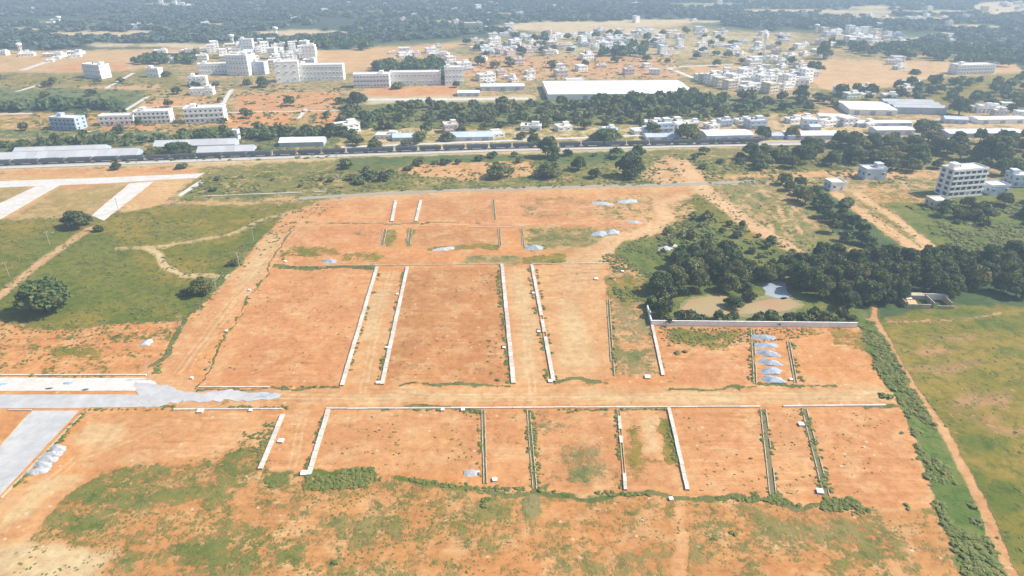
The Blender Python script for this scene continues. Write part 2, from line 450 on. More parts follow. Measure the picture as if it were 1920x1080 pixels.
# middle wood and its margins
paint([(636,198),(1000,188),(1060,172),(1290,180),(1500,186),(1570,216),(1480,226),(1290,232),(1000,242),(636,246)], TAN, (0.155,0.150,0.045), 0.90, 1)
paint([(-300,246),(640,238),(640,300),(-300,318)], LIGHT, (0.11,0.13,0.045), 0.62, 1)
paint([(640,240),(1280,232),(1300,272),(640,290)], (0.43,0.34,0.22), OLIVE, 0.46, 1)
paint([(1240,226),(1560,206),(1640,222),(1920,216),(1960,262),(1480,262),(1280,250)], (0.45,0.33,0.22), OLIVE, 0.38, 1)
paint([(1480,210),(1560,204),(1600,222),(1500,224)], (0.45,0.24,0.12), OLIVE, 0.08, 1)
paint([(-300,306),(640,284),(1500,262),(1500,274),(640,300),(-300,328)], SAND, OLIVE, 0.12, 1)
paint([(-300,322),(370,316),(385,326),(-300,340)], (0.46,0.21,0.10), OLIVE, 0.20, 1)
# scrub north of the plots
paint([(365,318),(640,300),(1210,284),(1480,270),(1920,258),(1920,300),(1290,345),(620,364),(340,382)], (0.36,0.25,0.12), (0.16,0.145,0.040), 0.62, 1)
paint([(640,296),(1200,286),(1200,305),(640,318)], TAN, (0.10,0.12,0.04), 0.85, 1)
paint([(770,308),(930,302),(1000,302),(1000,330),(900,336),(800,330),(740,325)], (0.45,0.25,0.13), OLIVE, 0.22, 1)
paint([(1240,292),(1290,300),(1330,335),(1240,345),(1200,335)], (0.44,0.27,0.15), OLIVE, 0.15, 1)
paint([(1280,330),(1700,318),(1760,332),(1500,330),(1300,338)], (0.45,0.24,0.12), OLIVE, 0.20, 1)
# the fields with concrete roads, upper left
paint([(-300,330),(380,322),(300,382),(-60,420),(-300,420)], LIGHT, OLIVE, 0.15, 1)
paint([(115,349),(262,345),(176,398),(40,416),(20,410)], (0.27,0.195,0.085), OLIVE, 0.12, 1, True)
paint([(-300,352),(80,350),(-30,400),(-300,420)], (0.27,0.195,0.085), OLIVE, 0.15, 1, True)
paint([(120,348),(180,347),(170,352),(118,352)], (0.46,0.22,0.11), None, 0.05, 1)
paint([(282,342),(345,340),(300,384),(232,412),(215,412)], (0.45,0.28,0.155), OLIVE, 0.10, 1, True)
# big green field on the left
paint([(-400,420),(40,414),(180,410),(300,386),(640,374),(560,415),(480,470),(345,602),(150,615),(-400,605)], TAN, OLIVE, 0.86, 1)
for e in ((120,455,90,22),(160,500,110,60),(330,440,60,14),(40,480,60,16),(250,600,60,18),(370,560,60,30),(420,520,60,22),(240,560,130,30),(60,560,90,50),(400,470,60,14),(480,440,30,30)):
    paint(ellipse(*e), None, GREEN, None, 4, amt=0.75)
paint([(640,372),(655,385),(640,408),(575,412),(600,385)], TAN, OLIVE, 0.92, 1, True)
# left orange corner below the field
paint([(-400,602),(160,612),(350,598),(285,704),(-400,706)], ORANGE, GREEN, 0.34, 2)
paint([(100,648),(200,650),(190,668),(100,668)], None, OLIVE, 0.75, 2)
# the plots
DEV = [(555,416),(600,385),(660,374),(1290,352),(1300,362),(1250,440),(1160,476),(1215,600),(1608,612),(1650,690),(1690,760),(1752,952),(1560,956),(1290,928),(900,914),(600,890),(500,880),(290,872),(120,930),(-200,1000),(-300,766),(280,704),(345,606)]
paint(DEV, ORANGE, GREEN, 0.10, 1, True)
paint([(660,378),(740,376),(735,414),(640,414)], (0.44,0.215,0.105), None, 0.04, 1, True)
paint([(790,376),(920,372),(925,414),(785,416)], (0.40,0.195,0.092), None, 0.12, 1, True)
paint([(930,372),(970,372),(975,412),(932,414)], (0.45,0.225,0.12), None, 0.06, 1, True)
paint([(975,372),(1120,368),(1230,380),(1200,412),(980,414)], (0.42,0.21,0.105), DRY, 0.34, 1)
paint([(545,428),(716,428),(708,462),(530,464)], (0.44,0.205,0.10), DRY, 0.20, 1, True)
paint([(780,430),(932,428),(936,462),(778,464)], (0.38,0.185,0.085), DRY, 0.14, 1, True)
paint([(984,428),(1110,425),(1160,440),(1120,470),(990,468)], TAN, (0.17,0.148,0.045), 0.52, 4)
paint([(530,464),(640,460),(640,478),(530,480)], None, OLIVE, 0.62, 3)
paint([(655,470),(720,468),(716,492),(640,494)], None, OLIVE, 0.5, 1)
paint([(800,462),(945,458),(940,468),(800,468)], None, OLIVE, 0.72, 1)
paint([(720,428),(740,428),(732,460),(714,460)], TAN, OLIVE, 0.7, 1); paint([(762,428),(780,428),(774,462),(760,462)], TAN, OLIVE, 0.7, 1)
paint([(975,478),(1090,474),(1090,492),(975,494)], None, OLIVE, 0.75, 1); paint([(880,480),(975,478),(975,494),(870,496)], TAN, DRY, 0.6, 1)
paint([(515,504),(706,503),(642,722),(368,722)], (0.435,0.205,0.098), BROWN, 0.12, 1, True)
paint([(766,506),(940,502),(960,720),(718,722)], (0.385,0.178,0.080), BROWN, 0.20, 1, True)
paint([(768,510),(880,505),(850,590),(740,700),(722,700)], (0.345,0.165,0.074), None, 0.10, 3, amt=0.8)
paint([(1005,500),(1130,498),(1146,708),(1042,715)], (0.44,0.245,0.128), None, 0.07, 1, True)
paint([(1135,500),(1215,500),(1215,600),(1242,705),(1150,708)], (0.42,0.225,0.115), DRY, 0.42, 1, True)
paint([(1240,612),(1405,614),(1412,720),(1250,718)], (0.435,0.205,0.10), OLIVE, 0.18, 1, True)
paint([(1240,614),(1400,616),(1370,650),(1270,650),(1245,640)], None, OLIVE, 0.66, 2)
paint([(1545,640),(1600,630),(1640,660),(1560,655)], None, OLIVE, 0.55, 2); paint([(1490,616),(1600,618),(1640,640),(1620,650),(1500,622)], None, OLIVE, 0.55, 2)
paint([(160,770),(525,776),(480,852),(290,872),(150,880)], (0.44,0.225,0.112), None, 0.05, 1, True)
paint([(620,770),(905,768),(905,884),(590,880)], (0.43,0.215,0.105), BROWN, 0.10, 1, True)
paint([(908,770),(990,768),(1000,916),(912,912)], (0.44,0.215,0.105), OLIVE, 0.16, 1, True)
paint([(1000,770),(1155,768),(1168,920),(1008,918)], (0.42,0.205,0.10), DRY, 0.28, 1, True)
paint(ellipse(1090,868,44,34), (0.33,0.18,0.085), DRY, 0.50, 4)
paint([(1165,770),(1255,768),(1285,920),(1178,922)], (0.43,0.215,0.108), OLIVE, 0.22, 1, True)
paint([(1176,790),(1205,800),(1212,850),(1205,885),(1180,885)], None, OLIVE, 0.62, 5); paint([(1235,785),(1256,790),(1270,880),(1250,870)], None, OLIVE, 0.72, 2)
paint([(1260,768),(1428,766),(1446,932),(1295,920)], (0.44,0.215,0.105), None, 0.05, 1, True)
paint([(1436,768),(1506,766),(1546,930),(1456,932)], (0.44,0.225,0.115), None, 0.07, 1, True)
paint([(1515,766),(1680,762),(1745,948),(1560,950)], (0.435,0.208,0.10), None, 0.06, 1, True)
# verges and weed belts
paint([(1160,440),(1240,420),(1300,380),(1420,400),(1500,478),(1620,590),(1610,606),(1220,600),(1205,560),(1210,500),(1150,480)], TAN, (0.13,0.14,0.032), 0.80, 3)
paint([(1130,520),(1215,520),(1215,560),(1160,570)], None, OLIVE, 0.66, 2)
paint([(1120,366),(1300,360),(1310,400),(1290,432),(1200,446),(1120,440)], (0.42,0.25,0.135), OLIVE, 0.42, 2)
paint([(1290,375),(1330,365),(1420,430),(1480,475),(1380,440)], TAN, OLIVE, 0.84, 2)
paint([(620,878),(700,876),(690,915),(520,922),(495,905)], None, GREEN, 0.96, 1); paint([(720,884),(905,906),(900,920),(760,910)], None, GREEN, 0.72, 1)
# lower fields
LOW = [(290,868),(470,838),(500,880),(600,893),(900,917),(1290,930),(1560,957),(1752,955),(1830,1140),(-200,1140),(60,1010),(110,930),(200,880)]
paint(LOW, (0.385,0.190,0.080), (0.205,0.165,0.050), 0.38, 1)
paint([(200,870),(470,845),(500,880),(600,893),(520,920),(330,960),(110,960),(130,925)], (0.38,0.19,0.078), (0.165,0.150,0.040), 0.46, 6)
for e in ((240,880,60,10),(210,935,90,18),(400,870,90,14),(520,900,40,16),(470,1040,160,30),(350,940,120,10),(620,1060,40,20),(880,960,30,20),(905,980,20,40),(240,1050,40,12),(400,1050,30,14),(450,830,40,22),(160,980,60,14)):
    paint(ellipse(*e), None, (0.12,0.132,0.032), 0.66, 8, amt=0.8)
for e in ((1380,1010,110,40),(1100,1050,100,12),(700,1000,120,30),(1600,1000,130,30)):
    paint(ellipse(*e), None, (0.19,0.158,0.055), 0.52, 7, amt=0.8)
for e in ((960,1060,90,40),(1000,945,70,14),(1120,1000,60,30),(700,945,60,12),(1500,1060,60,20)):
    paint(ellipse(*e), ORANGE, None, 0.25, 5, amt=0.7)
paint([(1270,935),(1290,935),(1300,1140),(1262,1140)], (0.44,0.235,0.12), None, 0.15, 1); paint([(985,920),(1012,920),(1012,955),(985,958)], TAN, DRY, 0.75, 1)
paint([(-300,925),(60,900),(180,885),(140,920),(105,960),(30,1040),(-300,1140)], (0.44,0.235,0.118), None, 0.04, 1)
paint([(-200,1040),(120,1020),(215,1030),(150,1140),(-200,1140)], (0.44,0.33,0.22), None, 0.10, 3)
# right side
paint([(1605,596),(1640,596),(1700,700),(1790,850),(1905,1140),(1830,1140),(1760,960),(1700,770),(1640,690)], TAN, (0.115, 0.145, 0.034), 0.99, 1)
paint([(1645,604),(1660,590),(1760,575),(2400,560),(3000,1140),(1925,1140),(1800,850),(1700,700)], (0.37,0.20,0.09), (0.210,0.155,0.028), 0.84, 1)
for e in ((1855,830,50,14),(1900,662,45,6),(1890,610,60,14),(1890,930,40,30),(1800,590,90,8),(1830,900,30,20),(1900,1020,40,30)):
    paint(ellipse(*e), None, GREEN, 0.97, 2, amt=0.85)
for e in ((1760,660,40,6),(1770,685,70,9),(1850,750,60,12),(1790,635,50,5),(1880,800,60,8),(1830,780,40,6)):
    paint(ellipse(*e), None, (0.33,0.185,0.085), 0.66, 2, amt=0.8)
# upper right
paint([(1310,352),(1480,350),(1560,425),(1600,466),(1500,478)], (0.31,0.225,0.11), (0.19,0.165,0.055), 0.60, 1)
for k_ in range(11):
    x_, y_ = 1345 + k_ * 13 + (k_ % 3) * 9, 356 + (k_ * 37) % 46
    paint(strip_poly([(x_, y_), (x_ + 62, y_ + 52)], 2.2, 1.2), (0.48,0.29,0.17) if k_ % 3 else (0.34,0.22,0.12), None, 0.14, 1)
paint([(1480,345),(1560,352),(1680,440),(1700,470),(1600,468)], TAN, (0.07,0.10,0.035), 0.97, 1)
paint([(1552,358),(1640,364),(1760,474),(1700,472)], (0.34,0.235,0.12), OLIVE, 0.62, 1)
paint([(1640,362),(2400,330),(2400,478),(1770,476)], TAN, (0.135,0.138,0.030), 0.86, 1)
for e in ((1820,445,50,12),(1880,425,60,16),(1760,405,40,8),(1850,468,60,6)): paint(ellipse(*e), None, (0.085,0.105,0.025), None, 4, amt=.8)
paint([(1500,474),(2500,470),(2500,566),(1760,576),(1640,600),(1560,520)], TAN, (0.06,0.09,0.03), 1.0, 1)
paint([(1620,345),(1690,352),(1770,385),(1640,382)], (0.42,0.24,0.12), OLIVE, 0.5, 1)

# roads and paths: soil painted here, and the same cells lifted out as sheets below
PATHS = {
 'dirt_road': [
    (strip_poly([(640,375),(560,400),(500,470),(430,570),(350,650),(285,716)], 13, 15), (0.44,0.225,0.115)),
    ([(270,716),(350,706),(380,728),(640,728),(1000,722),(1250,722),(1640,716),(1688,758),(1400,759),(620,762),(530,764),(300,764)], (0.44,0.24,0.127)),
    ([(712,508),(758,508),(712,722),(650,722)], (0.44,0.24,0.125)),
    ([(948,500),(992,500),(1030,722),(968,722)], (0.44,0.25,0.135)),
    ([(540,766),(606,766),(572,886),(500,884)], (0.435,0.215,0.105)),
    (strip_poly([(560,420),(760,418),(950,416),(1100,418),(1210,420)], 9), (0.44,0.21,0.105)),
    (strip_poly([(640,372),(760,366),(950,360),(1200,352),(1300,345)], 10), (0.44,0.25,0.135)),
    (strip_poly([(1270,300),(1290,325),(1330,365),(1400,418),(1500,474)], 11, 8), (0.50,0.315,0.20)),
    (strip_poly([(1290,366),(1235,380),(1252,410),(1210,436),(1150,448),(1110,490)], 6, 10), (0.49,0.31,0.19)),
    ([(1060,480),(1160,440),(1150,470),(1120,520),(1070,560),(1050,520)], (0.44,0.27,0.155)),
    (strip_poly([(1560,360),(1640,415),(1722,470)], 6), (0.49,0.30,0.18)),
    (strip_poly([(1606,362),(1680,412),(1752,470)], 5), (0.49,0.31,0.19)),
 ],
 'footpath': [
    (strip_poly([(1640,600),(1665,640),(1705,710),(1770,810),(1830,920),(1905,1090)], 2.6), (0.42,0.225,0.12)),
    (strip_poly([(1640,570),(1640,605)], 2.2), (0.44,0.22,0.11)),
    (strip_poly([(330,382),(480,381),(640,377)], 2.6), (0.43,0.25,0.135)),
    (strip_poly([(215,464),(275,464),(350,455),(430,440),(490,412),(545,398)], 3.2), (0.40,0.30,0.175)),
    (strip_poly([(275,464),(300,476),(310,500),(345,517),(430,520)], 3.6), (0.43,0.33,0.21)),
    (strip_poly([(-40,580),(0,555),(60,505),(120,460),(175,425)], 4.5), (0.40,0.25,0.145)),
    (strip_poly([(1660,604),(1760,602),(1820,598),(1880,588)], 1.3), (0.37,0.23,0.12)),
 ]}
pathmask = {}
for nm, lst in PATHS.items():
    mk = np.zeros((nr, nc), bool)
    for poly, col in lst:
        xs = [p[0] for p in poly]; ys = [p[1] for p in poly]
        b = (sx > min(xs)) & (sx < max(xs)) & (sy > min(ys)) & (sy < max(ys))
        m = np.zeros((nr, nc), bool); m[b] = in_poly(sx[b], sy[b], poly)
        mk |= m
        paint(poly, col, DRY, 0.10, 1, True)
    pathmask[nm] = mk
# pale dusty middle of the long road and the side roads
for p in ([(640,738),(900,737),(900,752),(700,752)], [(1060,732),(1400,730),(1400,750),(1100,748)], [(1450,735),(1660,730),(1670,748),(1470,752)],
          [(960,515),(985,512),(1005,640),(975,640)], [(975,650),(1000,650),(1012,705),(985,710)], [(1200,790),(1240,780),(1225,830),(1245,850),(1212,850)],
          [(1045,560),(1085,560),(1120,690),(1060,700)], [(500,440),(535,440),(470,530),(430,550)], [(150,800),(240,800),(200,830),(120,835)],
          [(60,900),(160,880),(60,980),(0,1000)], [(700,540),(730,540),(700,640),(680,640)]):
    paint(p, (0.45,0.32,0.20), None, 0.03, 2, amt=0.75)
def tracks(pts, off=0.9, w=0.55, col=(0.46,0.34,0.22), amt=.7):
    Wd = [Vector(G(*p)) for p in pts]
    for s_ in (-off, off):
        q = []
        for i, p in enumerate(Wd):
            t = (Wd[min(i + 1, len(Wd) - 1)] - Wd[max(i - 1, 0)]).normalized(); q.append(Pj(*(p + Vector((-t.y, t.x)) * s_)))
        paint(strip_poly(q, w), col, None, 0.02, 0, True, amt)
tracks([(300,735),(620,744),(1000,742),(1300,738),(1680,742)]); tracks([(560,752),(900,748),(1200,744),(1500,750),(1660,746)], amt=.5)
tracks([(590,402),(540,440),(440,560),(330,700)]); tracks([(600,404),(520,480),(420,600),(350,690)], amt=.5)
tracks([(735,506),(705,620),(680,735)]); tracks([(970,500),(985,620),(1000,735)]); tracks([(575,770),(545,880)], amt=.5)
tracks([(1290,330),(1360,385),(1495,472)], 1.2, .9); tracks([(560,421),(760,419),(1100,420)], 1.0, .6, amt=.5)
tracks([(0,1000),(60,930),(140,860),(300,800)], 1.1, .6, amt=.6); tracks([(1600,376),(1670,425),(1740,470)], 1.0, .6)
# dark edges of damp weed along plot borders
for pts, w in (([(370,724),(640,724)],1.2),([(740,724),(960,723)],1.2),([(1045,716),(1140,716)],1.5),([(1250,722),(1560,722)],1.2),([(545,418),(900,417)],1.0),([(512,502),(700,501)],3.0),([(550,425),(368,722)],0.6),([(290,696),(345,612),(420,520),(480,440)],2.2),([(905,915),(1290,930),(1560,956)],1.6),([(720,768),(905,768)],1.2),([(1060,768),(1250,768)],1.0),([(1610,770),(1690,762)],1.6)):
    paint(strip_poly(pts, w), None, (0.13,0.13,0.045), 0.74, 0)

soil *= np.array([1.03, 1.04, 0.86], np.float32)
V = np.stack([GX, GY, np.zeros_like(GX)], -1).reshape(-1, 3)
# shallow relief, none of it deeper than a hand: heaps of loose soil outside the flat roads
rows = np.arange(nr - 1)[:, None]; cols = np.arange(nc - 1)[None, :]
i0 = rows * nc + cols
F = np.stack([i0, i0 + 1, i0 + nc + 1, i0 + nc], -1).reshape(-1, 4)
gme = np_mesh('ground', V, F, [M_ground], attrs={'soil': soil.reshape(-1, 3), 'veg': veg.reshape(-1, 3), 'cover': cover.reshape(-1)})
tag(link(bpy.data.objects.new('ground', gme)), kind='structure')
for k, (nm, mk) in enumerate(pathmask.items()):
    fm = (mk[:-1, :-1] & mk[1:, :-1] & mk[:-1, 1:] & mk[1:, 1:]).reshape(-1)
    Fs = F[fm]; used, inv = np.unique(Fs, return_inverse=True)
    Vs = V[used].copy(); Vs[:, 2] = 0.012 + 0.008 * k
    me = np_mesh(nm, Vs, inv.reshape(-1, 4), [M_ground], attrs={'soil': soil.reshape(-1, 3)[used], 'veg': veg.reshape(-1, 3)[used], 'cover': cover.reshape(-1)[used]})
    tag(link(bpy.data.objects.new(nm, me)), kind='structure')

# ------------------------------------------------------------------ strips (made roads)
def ribbon(name, pts, w, z, mat, jag=0.0, kind='structure', step=4.0):
    W = [Vector(G(*p)) for p in pts]
    P = [W[0]]
    for a, b in zip(W, W[1:]):
        n = max(1, int((b - a).length / step))
        for i in range(1, n + 1): P.append(a.lerp(b, i / n))
    mb = MB(); n = len(P)
    for i, p in enumerate(P):
        t = (P[min(i + 1, n - 1)] - P[max(i - 1, 0)]).normalized(); q = Vector((-t.y, t.x))
        l = w / 2 + random.uniform(-jag, jag); r = w / 2 + random.uniform(-jag, jag)
        for s, zz in ((l, -0.02), (l, z), (-r, z), (-r, -0.02)):
            v = p + q * s; mb.v.append((v.x, v.y, zz))
    for i in range(n - 1):
        a = 4 * i; b = a + 4
        for k in range(3): mb.f.append((a + k, a + k + 1, b + k + 1, b + k)); mb.m.append(0)
    mb.f.append((0, 1, 2, 3)); mb.m.append(0); mb.f.append((4*n-1, 4*n-2, 4*n-3, 4*n-4)); mb.m.append(0)
    o = mb.obj(name, [mat])
    return tag(o, kind=kind) if kind else o
def patch(name, pix, z, mat, jag=0.3, step=1.5, kind='structure'):
    W = [Vector(G(*p)) for p in pix]; P = []
    for a, b in zip(W, W[1:] + W[:1]):
        n = max(1, int((b - a).length / step))
        for i in range(n):
            q = a.lerp(b, i / n)
            P.append(q + Vector((random.uniform(-jag, jag), random.uniform(-jag, jag))))
    mb = MB(); n = len(P)
    for zz in (-0.02, z):
        for p in P: mb.v.append((p.x, p.y, zz))
    mb.f.append(tuple(range(n, 2 * n))); mb.m.append(0)
    for i in range(n):
        j = (i + 1) % n; mb.f.append((i, j, n + j, n + i)); mb.m.append(0)
    return tag(mb.obj(name, [mat]), kind=kind)

# lower left concrete road, its parallel carriageway and the branch towards the camera
patch('concrete_road', [(-260,708),(270,709),(292,716),(300,733),(-260,734)], 0.10, M_croad, 0.12, 3)
patch('concrete_road', [(-260,741),(310,740),(330,750),(300,763),(150,765),(70,766),(-260,766)], 0.08, M_groad, 0.15, 3)
patch('concrete_road', [(62,770),(148,770),(0,928),(-90,1022),(-180,1000),(0,836)], 0.085, M_groad, 0.10, 3)
patch('gravel_road', [(250,716),(310,724),(360,738),(430,732),(520,738),(525,746),(470,752),(340,753),(280,762),(262,750)], 0.13, M_groad, 0.9, 1.5)
# upper left concrete roads
patch('concrete_road', [(-260,344),(0,340),(200,333),(383,325),(368,334),(200,344),(0,352),(-260,358)], 0.10, M_croad, 0.2, 4)
patch('concrete_road', [(66,350),(112,347),(0,411),(-120,470),(-190,470)], 0.105, M_croad, 0.2, 4)
patch('concrete_road', [(243,344),(288,341),(194,414),(172,404)], 0.11, M_croad, 0.2, 4)
patch('concrete_road', [(376,338),(382,342),(338,368),(332,366)], 0.11, M_croad, 0.15, 4)
# grey road north of the plots
ribbon('asphalt_road', [(560,372),(700,364),(900,355),(1100,350),(1300,345),(1420,340)], 4.5, 0.06, M_asph, 0.3)
# village lanes
for pts, w in (([(30,172),(105,150)],4),([(235,207),(277,181)],3.5),([(198,166),(250,137)],4),([(380,204),(418,194),(434,168)],4),
               ([(560,222),(574,204)],3),([(40,132),(100,112),(158,96)],7),([(1252,127),(1290,124),(1375,121)],5),([(1252,127),(1310,150)],6),
               ([(-60,215),(60,213)],4),([(420,211),(640,207)],2.5),([(260,202),(420,197)],2.5),([(690,187),(990,185)],8),([(1420,150),(1500,140)],5),
               ([(1480,232),(1920,222)],4),([(140,258),(166,246)],6),([(640,276),(1000,262),(1200,254)],4)):
    ribbon('lane', pts, w, 0.08, M_croad, 0.25, step=6)
ribbon('ballast_bed', [(-260,321),(0,315.5),(480,298),(960,282),(1480,271),(1700,268)], 5.0, 0.35, M_ball, 0.15)
ribbon('railway_track_bed', [(-260,317.5),(0,311.5),(480,294.5),(960,279),(1480,268.3),(1700,265)], 5.0, 0.45, M_ball, 0.1)

# pond
M_pond, _nt, _nd, _lk, _p = newmat('muddy_pond_water')
_g = N(_nd, 'ShaderNodeNewGeometry')
_n = noise_node(_nd, _lk, _g.outputs['Position'], 0.06, 4, 0.5)
_lk.new(mixrgb(_nd, _lk, ramp(_nd, _lk, _n, 0.45, 0.6), (0.33, 0.25, 0.125), (0.36, 0.21, 0.11)), _p.inputs['Base Color'])
_p.inputs['Roughness'].default_value = 0.3; _p.inputs['Specular IOR Level'].default_value = 0.2
patch('pond', [(1276,580),(1294,562),(1350,553),(1376,560),(1384,573),(1430,564),(1475,557),(1504,572),(1470,584),(1380,590),(1345,593),(1310,590)], 0.05, M_pond, 0.3, 1.5)
patch('pond_bank', [(1272,582),(1284,560),(1340,550),(1376,553),(1400,562),(1470,545),(1512,572),(1480,590),(1390,595),(1330,598),(1290,594)], 0.015, simple('wet_mud_bank', (0.20,0.18,0.07), 0.9, 0.3, 0.6, (0.10,0.125,0.035)), 0.6, 1.5)
patch('pool', [(1430,534),(1450,527),(1474,530),(1474,545),(1486,556),(1466,562),(1436,553)], 0.05, simple('sky_tinted_water', (0.30,0.34,0.38), 0.12, 0.1, 0.3), 0.4, 1.5)  # bluish sky reflection painted into the water colour

# ------------------------------------------------------------------ drains with cover slabs
def covered_drain(p0, p1, w, label, slab=3.0, missing=0.0, mat=None):
    a = Vector(G(*p0)); b = Vector(G(*p1)); L = (b - a).length
    rz = math.atan2(b.y - a.y, b.x - a.x)
    root = empty('covered_drain', (a.x, a.y, 0), rz, label, 'drain', 'white covered drains between the plots')
    mb = MB()
    for s in (-1, 1): mb.box(L / 2, s * (w / 2 - 0.10), 0.07, L, 0.16, 0.40)
    mb.box(L / 2, 0, -0.08, L, w - 0.3, 0.06)
    mb.obj('channel', [M_conc_o], root)
    n = max(2, int(round(L / slab))); dl = L / n
    me = bpy.data.meshes.get('slab_%.2f_%.2f' % (w, slab))
    if me is None:
        me = MB().box(0, 0, 0, slab * 0.97, w + 0.06, 0.16).mesh('slab_%.2f_%.2f' % (w, slab), [mat or M_conc])
    for i in range(n):
        if random.random() < missing: continue
        o = inst('cover_slab', me, root, ((i + 0.5) * dl, random.uniform(-0.07, 0.07), 0.365 + random.uniform(-0.012, 0.02)), random.uniform(-0.012, 0.012), (dl / slab, 1, 1))
    return root
CD = [((707,501),(641,724),1.2,'long white covered drain, left of the two flanking the track into the upper plots',0.02),
      ((764,501),(716,722),1.2,'long white covered drain on the left edge of the dark brown plot',0.02),
      ((941,496),(963,720),1.3,'long white covered drain on the right edge of the dark brown plot',0.0),
      ((997,497),(1038,716),1.15,'long white covered drain with weeds, left edge of the pale sandy plot',0.05),
      ((530,779),(488,881),1.2,'short white drain south of the road, beside the dirt lane, left one',0.0),
      ((616,769),(579,892),1.2,'short white drain south of the road, beside the dirt lane, right one',0.0),
      ((742,377),(735,416),1.5,'shortest white drain by the far grey road, left of its pair',0.0),
      ((789,376),(780,416),1.5,'shortest white drain by the far grey road, right of its pair',0.0),
      ((1214,569),(1243,705),0.95,'thin white drain running down from the corner of the compound wall',0.05),
      ((1254,766),(1289,920),0.95,'thin white drain south of the road, between pale sand patch and orange plot',0.06),
      ((1160,770),(1173,920),0.80,'broken thin white drain with weedy gaps south of the road',0.34)]
for p0, p1, w, lb, ms in CD: covered_drain(p0, p1, w, lb, 3.0, ms)
def open_drain(p0, p1, label, w=1.0):
    a = Vector(G(*p0)); b = Vector(G(*p1)); L = (b - a).length
    root = empty('open_drain', (a.x, a.y, 0), math.atan2(b.y - a.y, b.x - a.x), label, 'drain', 'unfinished open drains between the plots')
    for s in (-1, 1):
        mb = MB(); x = 0.0
        while x < L:
            l = min(random.uniform(4, 9), L - x)
            if random.random() > 0.12 or not mb.v: mb.box(x + l / 2, random.uniform(-0.05, 0.05), 0.08 + random.uniform(-0.05, 0.05), l * 0.985, 0.22, 0.36)
            x += l
        mb.obj('drain_wall', [M_conc_o], root, (0, s * w / 2, 0))
    MB().box(L / 2, 0, 0.01, L, w - 0.24, 0.03).obj('drain_bed', [simple('drain_mud', (0.14, 0.12, 0.06), 0.95)] if 'drain_mud' not in bpy.data.materials else [bpy.data.materials['drain_mud']], root)
for p0, p1, lb, w in (((906,769),(910,908),'narrow open drain with one weedy side, left of the gravel patch',0.8),
                   ((991,769),(1003,918),'narrow open drain edged by a dark green weed strip',0.9),
                   ((1431,767),(1450,932),'double-walled open drain, left of the pair in the lower right plots',1.5),
                   ((1508,767),(1550,930),'double-walled open drain overgrown at its lower end, in the lower right plots',1.4),
                   ((1140,562),(1150,705),'faint open drain between the pale sandy plot and the weedy strip',0.9),
                   ((1411,618),(1416,720),'faint open drain just left of the blue gravel heaps',0.8),
                   ((1478,640),(1492,718),'faint open drain just right of the blue gravel heaps',0.8),
                   ((722,430),(716,460),'short old drain in the second plot row, first from the left road',1.4),
                   ((770,430),(766,460),'short old drain in the second plot row, second from the left road',1.4),
                   ((925,374),(928,412),'old weed-grown drain between the plots of the far row',1.0),
                   ((936,430),(938,460),'short pale drain at the left end of the small orange plot',0.9),
                   ((978,428),(982,462),'short pale drain at the right end of the small orange plot',0.9)):
    open_drain(p0, p1, lb, w)
# low kerb walls along the roads
def kerb(p0, p1, label, w=0.55, h=0.35, mat=None, gap=0.03):
    a = Vector(G(*p0)); b = Vector(G(*p1)); L = (b - a).length
    root = empty('kerb_wall', (a.x, a.y, 0), math.atan2(b.y - a.y, b.x - a.x), label, 'kerb', 'low kerb walls along the roads')
    n = max(2, int(L / 6)); dl = L / n
    for k in range(n):
        if random.random() < gap: continue
        o = MB().box(0, 0, 0, dl * 0.985, w, h + 0.1).obj('kerb_segment', [mat or M_conc], root, ((k + .5) * dl, random.uniform(-.05, .05), h / 2 - 0.05 + random.uniform(-.03, .03)))
kerb((325,768.5),(530,767.5),'low white kerb wall left of the lower dirt lane, below the grey gravel')
kerb((612,767),(1425,763),'longest white kerb wall, along the south side of the wide dirt road', gap=0.04)
kerb((1468,762.5),(1660,760),'white kerb wall at the right end of the wide dirt road', 0.7)
kerb((372,727),(505,726.5),'short white kerb wall at the foot of the upper left plot', 0.5)
kerb((522,499),(940,496),'thin old kerb along the top of the long brown plots', 0.45, 0.25, M_conc_o, 0.1)
kerb((996,495),(1150,494),'thin pale kerb at the top of the sandy plot', 0.5, 0.3, None, 0.08)
kerb((-120,704.5),(275,704),'low white kerb wall above the upper concrete carriageway', 0.5, 0.4)
kerb((-120,769),(60,769.5),'short white kerb wall below the concrete road at the left edge', 0.4, 0.3)
kerb((55,776),(0,838),'pale kerb on the left side of the concrete branch road', 0.4, 0.25, M_conc_o, 0.0)
kerb((158,772),(2,935),'pale kerb on the right side of the concrete branch road', 0.4, 0.25, M_conc_o, 0.0)
kerb((355,370),(612,360),'pale low kerb between the scrub and the green field', 0.9, 0.5, M_conc, 0.2)
kerb((878,426),(985,425),'thin pale kerb above the small orange plot', 0.4, 0.25, M_conc, 0.1)

